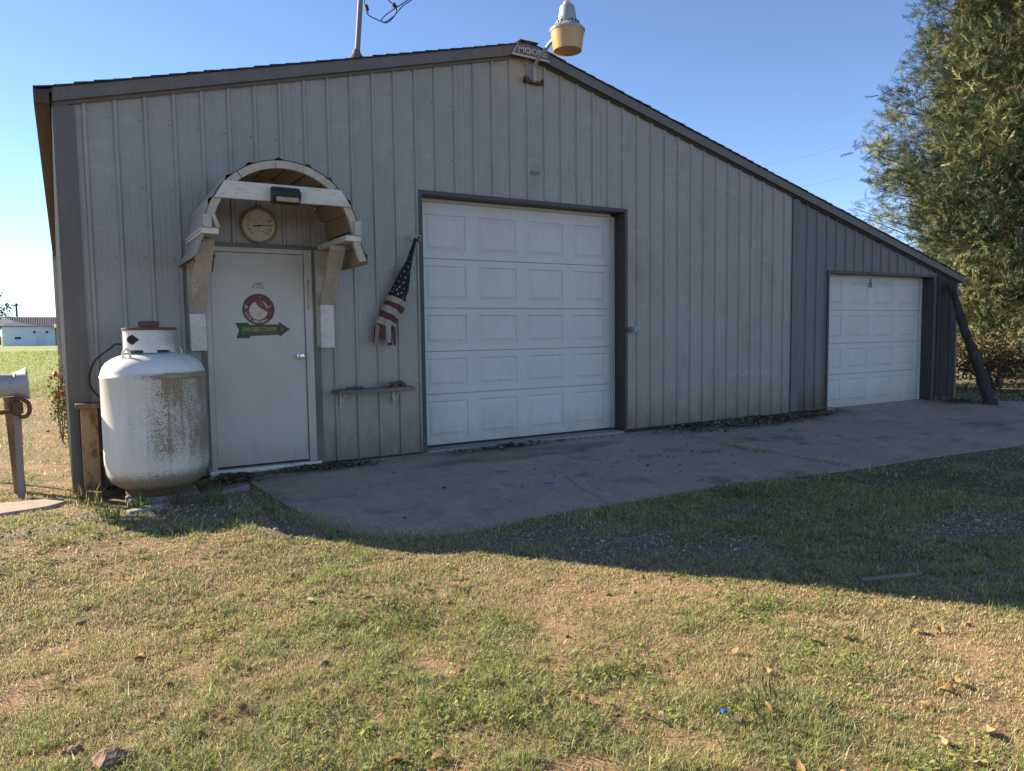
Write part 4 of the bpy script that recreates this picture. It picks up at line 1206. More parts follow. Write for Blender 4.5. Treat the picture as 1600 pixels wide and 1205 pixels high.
# ------------------------------------------------------------------ left edge: can on an iron post
cn = thing("metal_can", (-0.62, 0.1, 0.93), "weathered grey flared milk can lying sideways on an iron post at the left edge", "milk can")
ax_ = Vector((1, 0.0, 0.06)).normalized()
org = Vector((-0.86, 0.12, 0.885))
g = G(); g.lathe([(0.115, 0.0), (0.12, 0.02), (0.12, 0.28), (0.116, 0.30), (0.098, 0.36), (0.094, 0.40), (0.094, 0.47), (0.100, 0.495), (0.128, 0.555), (0.134, 0.562), (0.134, 0.570), (0.122, 0.566), (0.090, 0.50), (0.085, 0.30)], org, axis=ax_, n=40); g.build("can_body", m_galv, cn, smooth=True)
g = G(); g.lathe([(0.122, 0.275), (0.125, 0.285), (0.122, 0.295)], org, axis=ax_, n=40, caps=False); g.lathe([(0.096, 0.475), (0.102, 0.485), (0.098, 0.495)], org, axis=ax_, n=40, caps=False); g.build("can_hoop", m_galv, cn, smooth=True)
ip = thing("iron_post", (-0.375, 0.1, 0), "rusty iron post with a curved ring handle carrying the grey can", "post")
g = G(); g.bar((-0.385, 0.08, -0.1), (-0.375, 0.09, 0.74), 0.05, 0.05, side=(1, 0, 0)); g.build("post_shaft", m_postgrey, ip, bevel=0.004)
g = G(); g.tube(smoothpath([(-0.43, 0.05, 0.72), (-0.40, 0.05, 0.80), (-0.35, 0.045, 0.80), (-0.30, 0.045, 0.765), (-0.29, 0.045, 0.70), (-0.315, 0.045, 0.655), (-0.36, 0.05, 0.65)], 5), 0.017, n=10); g.build("ring_handle", m_rust, ip, smooth=True)
g = G(); g.box(-0.425, -0.335, 0.03, 0.115, 0.66, 0.79); g.build("socket_head", m_rust, ip, bevel=0.018, seg=2)
g = G(); g.tube([(-0.40, 0.06, 0.70), (-0.55, 0.06, 0.69), (-0.72, 0.08, 0.66)], [0.018, 0.02, 0.024], n=10); g.lathe([(0.03, 0), (0.03, 0.05)], (-0.57, 0.06, 0.69), axis=(1, 0, 0), n=12); g.build("side_rod", m_rust, ip, smooth=True)
g = G(); g.bar((-0.40, 0.35, -0.1), (-0.44, 0.35, 0.80), 0.085, 0.04, side=(1, 0, 0)); o = g.build("wooden_stake", m_brownwood, bevel=0.004); tag(o, "brown wooden stake standing right behind the iron post", "stake")
g = G(); g.bar((-0.72, 1.1, -0.1), (-0.74, 1.1, 0.80), 0.03, 0.03, side=(1, 0, 0)); o = g.build("thin_stake", m_rust, bevel=0.003); tag(o, "thin rusty stake under the can at the left edge", "stake")
g = G(); 
poly = [(-1.9, -0.62), (-0.55, -0.58), (-0.20, -0.50), (-0.06, -0.36), (-0.10, -0.18), (-0.6, -0.12), (-1.9, -0.10)]
n = len(poly); top = [(x_, y_, -0.005) for x_, y_ in poly]; bot = [(x_, y_, -0.14) for x_, y_ in poly]
g.add(top+bot, [tuple(range(n)), tuple(range(2*n-1, n-1, -1))]+[(i, (i+1) % n, n+(i+1) % n, n+i) for i in range(n)])
o = g.build("footpath", M("pinkish_concrete", (0.36, 0.29, 0.24), 0.9, [(9, 5, (0.25, 0.19, 0.15), 0.45, 0.7, 0.7, ONE)], bump=(60, 0.3)), bevel=0.01); tag(o, "worn pinkish concrete path slab at the left of the workshop", kind="structure")

# leaning log at the shed's far corner
lg = G()
pts = smoothpath([(13.17, -0.80, -0.12), (13.14, -0.62, 0.45), (13.09, -0.38, 1.15), (13.02, -0.13, 2.02)], 5)
rr_ = [0.104 + 0.012*math.sin(i*1.9) - 0.0035*i for i in range(len(pts))]
lg.tube(smoothpath(pts, 3), [rr_[min(i//3, len(rr_)-1)] for i in range(len(smoothpath(pts, 3)))], n=18)
lg.v = [(vx+0.016*(vnoise(np.array(vx*11+vz*2), np.array(vz*2.2+vy*9))-0.5), vy+0.03*(vnoise(np.array(vx*14+3), np.array(vz*3+vy*7))-0.5), vz) for vx, vy, vz in lg.v]
o = lg.build("leaning_log", m_logbark, smooth=True); tag(o, "thick dark wooden pole leaning against the shed's far corner", "pole")

# ------------------------------------------------------------------ grass, weeds, gravel, litter
def blades(n, rmin, rmax, power, ang0, ang1, region=None, lscale=1.0, wscale=1.0):
    u = rng.random(n)
    p = 2-power
    r = (rmin**p + u*(rmax**p-rmin**p))**(1/p)
    a = rng.uniform(ang0, ang1, n)
    x = CAM.x + r*np.sin(a); y = CAM.y + r*np.cos(a)
    k = ~in_poly(x, y, SLAB) & ~((x > -0.02) & (x < 13.5) & (y > -0.03)) & ~((np.hypot(x-TKX, y-TKY) < 0.42)) & ~((x > -1.9) & (x < -0.1) & (y > -0.58) & (y < -0.12))
    if region is not None: k &= region(x, y)
    x, y, r = x[k], y[k], r[k]
    g, b = veg(x, y)
    gr = gravel_amt(x, y)
    dens = (0.30 + 0.70*sstep(0.73, 0.55, b))*(0.36 + 0.64*sstep(0.40, 0.56, fbm(x*9+31, y*9+77, 3)))*(1-0.85*sstep(0.35, 0.7, gr))
    k = rng.random(len(x)) < dens
    return x[k], y[k], r[k], g[k], b[k]

def blade_mesh(name, x, y, r, g, b, Lmul=1.0, seg=3, wmul=1.0, flat=0.0):
    n = len(x)
    tuft = fbm(x*7+3, y*7+8, 2)
    shade = (x > 3.0) & (y > -3.9)
    L = rng.gamma(4, 0.0056, n)*(0.55+1.1*sstep(0.35, 0.75, tuft))*(0.75+0.6*sstep(0.4, 0.65, g))*Lmul
    L = np.clip(L, 0.010, 0.11*Lmul)
    hd = rng.uniform(0, 2*np.pi, n)
    lean = np.clip(rng.normal(0.90, 0.36, n), 0.05, 1.22)      # angle from vertical
    dead = rng.random(n) < (0.76 - 0.46*sstep(0.36, 0.66, g))
    lean = lean + flat
    lean = np.clip(np.where(dead, lean+0.18, lean), 0.05, 1.30)
    w = np.maximum(0.0022, 0.00072*r)*rng.uniform(0.7, 1.4, n)*wmul
    z = gz(x, y) + 0.001
    dx, dy = np.cos(hd), np.sin(hd)
    tw = hd + np.pi/2 + rng.normal(0, 0.5, n)
    sx, sy = np.cos(tw)*w/2, np.sin(tw)*w/2
    h1, o1 = L*0.55*np.cos(lean*0.7), L*0.55*np.sin(lean*0.7)
    h2, o2 = h1+L*0.45*np.cos(lean*1.25), o1+L*0.45*np.sin(lean*1.25)
    h2 = np.maximum(h2, 0.007+0.012*rng.random(n))
    base = np.stack([x, y, z], 1)
    def pt(o, h, s, f):
        return base + np.stack([dx*o + sx*s*f, dy*o + sy*s*f, h], 1)
    if seg == 3:
        V = np.stack([pt(0, 0*h1, -1, 1), pt(0, 0*h1, 1, 1), pt(o1, h1, 1, 0.8), pt(o1, h1, -1, 0.8), pt(o2, h2, 0, 0)], 1)
        k = 5
        T = np.array([[0, 1, 2], [0, 2, 3], [3, 2, 4]])
    else:
        V = np.stack([pt(0, 0*h1, -1, 1), pt(0, 0*h1, 1, 1), pt(o2, h2, 0, 0)], 1)
        k = 3
        T = np.array([[0, 1, 2]])
    F = (np.arange(n)[:, None, None]*k + T[None]).reshape(-1, 3)
    gcol = np.array([[0.17, 0.245, 0.07], [0.27, 0.33, 0.085], [0.40, 0.42, 0.135], [0.25, 0.31, 0.16]])
    dcol = np.array([[0.56, 0.46, 0.27], [0.46, 0.34, 0.185], [0.64, 0.56, 0.37], [0.34, 0.235, 0.125]])
    c = np.where(dead[:, None], dcol[rng.integers(0, 4, n)], gcol[rng.integers(0, 4, n)])
    far = sstep(9, 22, y)[:, None]
    c = c*(1-far*0.8) + np.array([0.29, 0.36, 0.08])*far*0.8
    c = c*rng.uniform(0.72, 1.42, (n, 1))
    cols = np.repeat(c, k, axis=0)
    me = raw_mesh(name, V.reshape(-1, 3), F, cols, m_blade)
    return me
A0, A1 = R(-16), R(80)
x, y, r, g_, b_ = blades(430000, 2.0, 3.9, 1.0, A0, A1)
o = obj("grass", blade_mesh("grass", x, y, r, g_, b_, 0.74)); tag(o, "short patchy half dry lawn grass in front of the workshop", kind="stuff")
x, y, r, g_, b_ = blades(600000, 3.7, 7.5, 1.5, A0, A1)
o = obj("grass", blade_mesh("grass", x, y, r, g_, b_, 0.85, seg=1, wmul=1.25)); tag(o, "short half dry lawn grass up to the edge of the shade", kind="stuff")
x, y, r, g_, b_ = blades(300000, 2.0, 7.5, 1.35, A0, A1)
g_ = g_*0 + 0.25
o = obj("thatch", blade_mesh("thatch", x, y, r, g_, b_, 1.15, seg=1, wmul=1.7, flat=0.12)); tag(o, "matted dead straw lying between the lawn grass", kind="stuff")
x, y, r, g_, b_ = blades(260000, 7.2, 24, 1.5, R(-16), R(84))
o = obj("grass", blade_mesh("grass", x, y, r, g_, b_, 1.0, seg=1, wmul=1.35)); tag(o, "lawn grass beside the concrete apron and behind the workshop corner", kind="stuff")
x, y, r, g_, b_ = blades(70000, 7.0, 70, 1.15, R(-14), R(3))
o = obj("field_grass", blade_mesh("field_grass", x, y, r, g_, b_, 2.0, seg=1, wmul=1.2)); tag(o, "bright sunlit grass field left of the workshop", kind="stuff")

# low broad-leaved weeds
def weeds(n, x, y, size, lift=0.02):
    n = len(x)
    hd = rng.uniform(0, 2*np.pi, n)
    s = size*rng.uniform(0.5, 1.4, n)
    z = gz(x, y) + rng.uniform(0.0, lift, n)
    tilt = rng.normal(0.25, 0.35, n)
    d = np.stack([np.cos(hd)*np.cos(tilt), np.sin(hd)*np.cos(tilt), np.sin(tilt)], 1)
    q = np.stack([-np.sin(hd), np.cos(hd), rng.normal(0, 0.25, n)], 1)
    b0 = np.stack([x, y, z], 1)
    V = np.stack([b0, b0+d*s[:, None]*0.55+q*s[:, None]*0.32, b0+d*s[:, None]*1.05+np.array([0, 0, -1])*s[:, None]*0.12, b0+d*s[:, None]*0.55-q*s[:, None]*0.32], 1)
    F = (np.arange(n)[:, None, None]*4 + np.array([[0, 1, 2], [0, 2, 3]])[None]).reshape(-1, 3)
    cc = np.array([[0.20, 0.27, 0.075], [0.27, 0.33, 0.10], [0.16, 0.22, 0.065], [0.33, 0.34, 0.11]])[rng.integers(0, 4, n)]*rng.uniform(0.8, 1.2, (n, 1))
    return V.reshape(-1, 3), F, np.repeat(cc, 4, axis=0)
x, y, r, g_, b_ = blades(150000, 2.0, 12, 1.4, A0, A1)
wd = 0.5 + 0.7*(fbm(x*1.7+200, y*1.7+100, 3)-0.5) + 0.5*(fbm(x*6+20, y*6+10, 2)-0.5) + 0.12*sstep(2.0, 3.2, x)*sstep(-5.2, -4.2, y)
k = (wd > 0.56) & (y < 0.5)
x, y = x[k], y[k]
V, F, cc = weeds(0, x, y, 0.020, 0.025)
o = obj("ground_weeds", raw_mesh("ground_weeds", V, F, cc, m_blade)); tag(o, "low broad-leaved weeds spreading through the lawn", kind="stuff")

# gravel: small irregular stones
def stones(name, x, y, size, zf, cols, lab, mat=m_gravel):
    n = len(x)
    t = (1+5**0.5)/2
    iv = np.array([(-1, t, 0), (1, t, 0), (-1, -t, 0), (1, -t, 0), (0, -1, t), (0, 1, t), (0, -1, -t), (0, 1, -t), (t, 0, -1), (t, 0, 1), (-t, 0, -1), (-t, 0, 1)])/np.hypot(1, t)
    fi = np.array([(0, 11, 5), (0, 5, 1), (0, 1, 7), (0, 7, 10), (0, 10, 11), (1, 5, 9), (5, 11, 4), (11, 10, 2), (10, 7, 6), (7, 1, 8), (3, 9, 4), (3, 4, 2), (3, 2, 6), (3, 6, 8), (3, 8, 9), (4, 9, 5), (2, 4, 11), (6, 2, 10), (8, 6, 7), (9, 8, 1)])
    s = size*rng.gamma(4, 0.25, n)
    jit = rng.uniform(0.65, 1.2, (n, 12, 1))
    sq = rng.uniform(0.6, 1.2, (n, 1, 3)); sq[:, :, 2] *= 0.65
    V = iv[None]*jit*sq*s[:, None, None]
    a = rng.uniform(0, 2*np.pi, n); ca, sa = np.cos(a)[:, None], np.sin(a)[:, None]
    V = np.stack([V[..., 0]*ca-V[..., 1]*sa, V[..., 0]*sa+V[..., 1]*ca, V[..., 2]], 2)
    V += np.stack([x, y, zf+s*0.25], 1)[:, None, :]
    F = (np.arange(n)[:, None, None]*12+fi[None]).reshape(-1, 3)
    c = cols[rng.integers(0, len(cols), n)]*rng.uniform(0.7, 1.3, (n, 1))
    o = obj(name, raw_mesh(name, V.reshape(-1, 3), F, np.repeat(c, 12, axis=0), mat)); tag(o, lab, kind="stuff")
n = 60000
x = rng.uniform(-1, 7, n); y = rng.uniform(-5.2, -0.5, n)
k = (gravel_amt(x, y) > rng.uniform(0.2, 1.2, n)) & ~in_poly(x, y, [(a, b) for a, b in SLAB]) & (np.hypot(x-TKX, y-TKY) > 0.45)
x, y = x[k][:13000], y[k][:13000]
stones("gravel", x, y, 0.0075, gz(x, y), np.array([[0.34, 0.29, 0.235], [0.24, 0.20, 0.16], [0.44, 0.38, 0.31], [0.27, 0.20, 0.14]]), "scattered grey gravel worn through the lawn beside the apron")
n = 900
x = rng.uniform(-0.6, 6, n); y = rng.uniform(-6.6, -1.0, n); k = ~in_poly(x, y, SLAB)
x, y = x[k], y[k]
stones("soil_clods", x, y, 0.010, gz(x, y), np.array([[0.16, 0.10, 0.06], [0.12, 0.075, 0.05], [0.22, 0.14, 0.08]]), "small brown clods of soil among the grass")

# leaf litter piles on the apron
def litter(cx, cy, rx, ry, n, name, lab, size=0.022, h=0.05, cols=None):
    t = rng.uniform(0, 2*np.pi, n); q = np.abs(rng.normal(0, 0.48, n))
    x = cx + rx*q*np.cos(t); y = cy + ry*q*np.sin(t)
    keepm = y < -0.035
    x, y = x[keepm], y[keepm]; n = len(x)
    hgt = h*np.clip(1-q[keepm], 0, 1)*fbm(x*5, y*5, 2)*1.6
    z = slab_z(y) + 0.004 + rng.random(n)*np.maximum(hgt, 0.006)
    a = rng.uniform(0, 2*np.pi, n); s = size*rng.uniform(0.4, 1.5, n)
    w = s*rng.choice([0.10, 0.15, 0.6, 0.8], n)
    ti = rng.normal(0, 0.35, n)
    d = np.stack([np.cos(a), np.sin(a), np.sin(ti)*0.6], 1); p = np.stack([-np.sin(a), np.cos(a), rng.normal(0, 0.35, n)], 1)
    b0 = np.stack([x, y, z], 1)
    V = np.stack([b0-d*s[:, None], b0+p*w[:, None], b0+d*s[:, None], b0-p*w[:, None]], 1)
    V[..., 2] = np.maximum(V[..., 2], slab_z(V[..., 1])+0.002)
    F = (np.arange(n)[:, None, None]*4+np.array([[0, 1, 2], [0, 2, 3]])[None]).reshape(-1, 3)
    cols = np.array([[0.15, 0.095, 0.055], [0.085, 0.058, 0.038], [0.24, 0.165, 0.10], [0.06, 0.042, 0.03], [0.34, 0.27, 0.19]]) if cols is None else cols
    c = cols[rng.integers(0, len(cols), n)]*rng.uniform(0.7, 1.2, (n, 1))
    o = obj(name, raw_mesh(name, V.reshape(-1, 3), F, np.repeat(c, 4, axis=0), m_litter)); tag(o, lab, kind="stuff")
litter(7.9, -0.12, 1.5, 0.42, 17000, "leaf_litter", "drift of dead leaves and twigs along the steel wall")
litter(9.35, -0.12, 0.75, 0.22, 3600, "leaf_litter", "dark twigs gathered at the shed corner")
litter(2.10, -0.18, 0.50, 0.17, 7000, "leaf_litter", "brown leaf mush on the apron beside the walk-in door", 0.015, 0.015)
litter(4.2, -0.16, 1.2, 0.13, 700, "leaf_litter", "dead leaves blown along the garage door sill", 0.022, 0.03)
litter(1.25, -0.25, 0.24, 0.26, 900, "leaf_litter", "brown leaves gathered between tank and walk-in door", 0.025, 0.03, np.array([[0.14, 0.075, 0.045], [0.09, 0.05, 0.035], [0.2, 0.13, 0.08]]))
litter(13.0, -0.35, 0.8, 0.35, 1500, "leaf_litter", "dark leaves below the shed's end boards")
litter(6.0, -1.4, 4.5, 1.2, 420, "leaf_crumbs", "leaf crumbs scattered over the concrete apron", 0.016, 0.004)
def joint_weeds(pts, n, lab, sp=0.05, Ls=1.0):
    t = rng.random(n)*(len(pts)-1); i = np.minimum(t.astype(int), len(pts)-2); u = t-i
    P = np.array(pts)
    x = P[i, 0]*(1-u)+P[i+1, 0]*u + rng.normal(0, sp, n); y = P[i, 1]*(1-u)+P[i+1, 1]*u + rng.normal(0, sp*1.2, n)
    k = y < -0.04; x, y = x[k], y[k]
    n = len(x)
    r = np.full(n, 7.0)
    me = blade_mesh("joint_weeds", x, y, r, np.full(n, 0.5), np.full(n, 0.4), 0.9*Ls, seg=1)
    co = np.empty(len(me.vertices)*3, np.float32); me.vertices.foreach_get("co", co); co = co.reshape(-1, 3)
    dz = np.repeat(slab_z(y)+0.003-gz(x, y), 3); co[:, 2] += dz
    me.vertices.foreach_set("co", co.ravel()); me.update()
    o = obj("joint_weeds", me); tag(o, lab, kind="stuff")
joint_weeds([(6.50, -1.15), (6.58, -1.7)], 1100, "dry grass growing in the joint between the two aprons", 0.05)
joint_weeds([(6.7, -2.1), (6.80, -2.55)], 600, "grass tuft where the apron joint meets the lawn", 0.05)
joint_weeds([(8.5, -1.80), (8.65, -1.75)], 350, "lone grass tuft growing from a crack in the apron", 0.06)
joint_weeds([(10.2, -1.75), (10.6, -1.7)], 120, "thin dead grass in the far apron crack", 0.06)
joint_weeds([(6.9, -0.35), (7.5, -0.33), (8.2, -0.38)], 1100, "dry grass tufts along the foot of the steel wall", 0.06, 1.1)
joint_weeds([(1.45, -1.5), (1.62, -2.1), (2.0, -2.5), (2.7, -2.62), (3.5, -2.58), (5.0, -2.55), (6.4, -2.68)], 5200, "ragged grass edge creeping over the apron front", 0.06)
g = G()
g.tube(smoothpath([(9.3, -0.15, 0.05), (9.55, -0.25, 0.12), (9.8, -0.45, 0.06), (9.75, -0.62, 0.005)], 4), 0.005, n=5)
g.tube(smoothpath([(9.2, -0.1, 0.04), (9.4, -0.12, 0.2), (9.62, -0.2, 0.10)], 4), 0.005, n=5)
g.tube(smoothpath([(9.0, -0.2, 0.03), (9.3, -0.3, 0.05), (9.7, -0.3, 0.04)], 4), 0.006, n=5)
o = g.build("dead_twigs", m_brownwood); tag(o, "bare dead twigs lying by the shed corner trim", kind="stuff")

# tall weeds at the tank foot
def clump(name, cx, cy, n, h, lab, cat, grp=None, spread=0.05, col=((0.12, 0.17, 0.04), (0.17, 0.2, 0.06))):
    x = cx+rng.normal(0, spread, n); y = cy+rng.normal(0, spread, n)
    hd = np.arctan2(y-cy, x-cx)+rng.normal(0, 0.6, n)
    L = h*rng.uniform(0.5, 1.1, n); lean = rng.uniform(0.1, 0.9, n)
    w = rng.uniform(0.002, 0.0045, n)
    z = gz(x, y)
    d = np.stack([np.cos(hd), np.sin(hd), 0*hd], 1); p = np.stack([-np.sin(hd), np.cos(hd), 0*hd], 1)
    b0 = np.stack([x, y, z-0.005], 1)
    m1 = b0 + d*(L*0.5*np.sin(lean*0.6))[:, None] + np.array([0, 0, 1])*(L*0.55*np.cos(lean*0.6))[:, None]
    t = m1 + d*(L*0.5*np.sin(lean*1.4))[:, None] + np.array([0, 0, 1])*(L*0.45*np.cos(lean*1.4))[:, None]
    V = np.stack([b0-p*w[:, None]/3, b0+p*w[:, None]/3, m1+p*w[:, None], m1-p*w[:, None], t], 1)
    F = (np.arange(n)[:, None, None]*5+np.array([[0, 1, 2], [0, 2, 3], [3, 2, 4]])[None]).reshape(-1, 3)
    c = np.array(col)[rng.integers(0, len(col), n)]*rng.uniform(0.7, 1.3, (n, 1))
    o = obj(name, raw_mesh(name, V.reshape(-1, 3), F, np.repeat(c, 5, axis=0), m_blade)); 
    if cat is None: tag(o, lab, kind="stuff")
    else: tag(o, lab, cat, grp)
clump("weed_tuft", 0.42, -0.86, 60, 0.16, "small green weed at the propane tank's front foot", "weed", "weeds by the tank", 0.04)
clump("weed_tuft", 0.20, -1.15, 70, 0.14, "bright green weed in the gravel before the wall corner", "weed", "weeds by the tank", 0.06)
clump("weed_tuft", 0.92, -0.98, 80, 0.16, "dark green weed before the timber edging", "weed", "weeds by the tank", 0.06)
clump("weed_tuft", 0.70, -0.92, 70, 0.20, "dry brown weed against the propane tank's block", "weed", "weeds by the tank", 0.05, ((0.22, 0.17, 0.09), (0.15, 0.13, 0.06)))
clump("weed_tuft", 0.08, -0.46, 60, 0.20, "straggly weed beside the reddish brick at the wall corner", "weed", "weeds by the tank", 0.06, ((0.2, 0.2, 0.09), (0.13, 0.15, 0.06)))
for (cx, cy), lab in (((1.42, -3.75), "thick blue-green grass tuft left of centre in the lawn"), ((2.22, -5.35), "coarse long grass tuft near the bottom right of the lawn"), ((5.0, -2.75), "tall green weed on the lawn edge beside the apron")):
    for s in range(1):
        clump("grass_tuft", cx, cy, 300, 0.06, lab, None, None, 0.13, ((0.085, 0.13, 0.05), (0.12, 0.17, 0.06), (0.16, 0.19, 0.08)))

# fallen leaves and stones: each its own object
def leaf_mesh(seed, L=0.06):
    rr = np.random.default_rng(seed)
    n = 7
    vs, fs = [], []
    curl = rr.uniform(0.3, 1.2)*rr.choice([-1, 1]); cup = rr.uniform(0.1, 0.8)
    for i in range(n):
        u = i/(n-1)
        w = L*0.36*math.sin(math.pi*min(u*0.93+0.04, 1.0))**0.8*(1+0.18*math.sin(i*2.3+seed))
        x_ = L*(u-0.5); z_ = curl*L*0.9*(u-0.5)**2
        for s in (-1, 0, 1):
            vs.append((x_+0.004*s*math.sin(i*3), s*w, z_+cup*w*abs(s)*0.9+0.004))
    for i in range(n-1):
        for k in range(2):
            a = i*3+k
            fs.append((a, a+1, a+4, a+3))
    me = bpy.data.meshes.new("fallen_leaf")
    me.from_pydata(vs, [], fs)
    me.materials.append(m_leaf if seed % 3 else m_leafy)
    return me
LM = [leaf_mesh(s) for s in range(9)]
spots = [(1.49, -4.86, 1.3, 1), (1.0, -4.99, 1.2, 2), (2.02, -5.37, 1.0, 3), (2.18, -5.38, 1.1, 4), (2.93, -5.64, 1.2, 5), (2.72, -5.89, 1.2, 6), (2.0, -5.65, 1.0, 7), (0.87, -4.91, .9, 8), (1.22, -3.82, .9, 1), (1.04, -3.27, 1.2, 3),
         (0.13, -2.71, .8, 2), (1.63, -4.93, .9, 4), (1.74, -4.82, .9, 6), (2.45, -5.15, .8, 7), (3.05, -5.1, 1.0, 5), (3.4, -5.25, .9, 2)]
for k in range(46):
    px = rng.uniform(-0.2, 5.2); py = rng.uniform(-6.0, -2.7)
    if in_poly(np.array(px), np.array(py), SLAB): continue
    spots.append((px, py, rng.uniform(0.5, 1.0), int(rng.integers(0, 9))))
for k in range(16):
    spots.append((rng.uniform(1.8, 11), rng.uniform(-2.2, -0.25), rng.uniform(0.4, 0.8), int(rng.integers(0, 9))))
LEAF_SAYS = ["upright tan leaf standing near the bottom centre of the lawn", "tan leaf at the bottom edge of the lawn just left of centre", "pale leaf lying right beside the blue bottle cap",
             "brown leaf caught in the coarse grass tuft near the bottle cap", "brown curled leaf on the bare dirt at the lower right", "pale leaf nearest the bottom right corner of the lawn", "tan leaf at the bottom edge below the bottle cap",
             "small tan leaf farthest left on the bottom edge of the lawn", "small tan leaf at the foot of the thick blue-green grass tuft", "pale folded leaf in the open lawn left of the blue-green tuft", "small tan leaf on the left of the lawn before the footpath"]
for li, (px, py, s, k) in enumerate(spots):
    o = bpy.data.objects.new("fallen_leaf", LM[k % 9])
    on = bool(in_poly(np.array(px), np.array(py), SLAB))
    zz = float(slab_z(py))+0.001 if on else float(gz(px, py))+0.012
    o.location = (px, py, zz)
    o.rotation_euler = ((rng.normal(0, 0.10), rng.normal(0, 0.10)) if on else (rng.normal(0, 0.45), rng.normal(0, 0.45))) + (rng.uniform(0, 6.28),)
    o.scale = (s, s, s)
    COL.objects.link(o)
    if li < len(LEAF_SAYS):
        tag(o, LEAF_SAYS[li], "leaf", "fallen leaves on the lawn")
        continue
    tag(o, "dry tan leaf fallen on the concrete apron" if on else "dry tan leaf fallen among the lawn grass", "leaf", "fallen leaves on the apron" if on else "fallen leaves on the lawn")
def stone(px, py, r_, seed, lab, sq=(1.2, 0.9, 0.7)):
    g = G(); blob(g, (px, py, float(gz(px, py))+r_*0.35), r_, 12, seed, sq)
    o = g.build("stone", m_rock); tag(o, lab, "stone", "stones in the lawn")
stone(0.05, -4.42, 0.050, 1, "reddish stone at the bottom left of the lawn, largest of the stones")
stone(0.20, -4.50, 0.020, 2, "small grey-brown stone beside the largest stone at bottom left")
stone(-0.07, -4.28, 0.026, 3, "dark stone at the far bottom left corner of the lawn")
stone(1.33, -3.36, 0.020, 4, "brown stone in the sunlit middle of the lawn")
stone(-0.02, -2.95, 0.020, 5, "little stone in the orange dirt on the left of the lawn")
g = G(); g.lathe([(0.012, 0.0), (0.012, 0.010), (0.010, 0.012)], (2.02, -5.31, float(gz(2.02, -5.31))+0.02), axis=(0.3, 0.2, 1), n=14)
o = g.build("bottle_cap", M("blue_plastic", (0.03, 0.12, 0.42), 0.4)); tag(o, "small blue bottle cap in the grass near the bottom right", "bottle cap")
g = G(); g.bar((3.78, -4.70, -0.12), (4.12, -4.82, -0.115), 0.02, 0.012, side=(0.3, 1, 0)); g.bar((4.12, -4.82, -0.115), (4.15, -4.80, -0.075), 0.012, 0.008)
o = g.build("dead_stick", m_postgrey); tag(o, "pale dead stick lying in the shaded grass", "stick")
g = G(); 
lp = [(3.42+0.28*math.cos(a)+0.03*math.cos(3*a), -3.52+0.17*math.sin(a), float(gz(3.42+0.28*math.cos(a), -3.52+0.17*math.sin(a)))+0.03+0.012*math.sin(2*a)) for a in np.linspace(0, 2*math.pi, 28)]
g.tube(lp, 0.0022, n=5); g.tube(smoothpath([lp[4], (3.0, -3.40, -0.10), (2.7, -3.42, -0.12)], 5), 0.0022, n=5)
o = g.build("wire_loop", m_shelf); tag(o, "thin pale loop of wire lying on the shaded gravel", "wire")
g = G(); g.tube([(1.50, -1.26, float(slab_z(-1.26))+0.006), (1.75, -1.27, float(slab_z(-1.27))+0.006), (2.01, -1.29, float(slab_z(-1.29))+0.008)], 0.005, n=6)
o = g.build("metal_rod", m_postgrey); tag(o, "thin metal rod lying on the apron near the walk-in door", "rod")
g = G(); g.box(3.62, 3.70, -1.72, -1.70, float(slab_z(-1.7)), float(slab_z(-1.7))+0.012); o = g.build("plastic_scrap", M("blue_scrap", (0.05, 0.14, 0.32), 0.5)); tag(o, "thin blue plastic scrap on the concrete apron", "scrap")

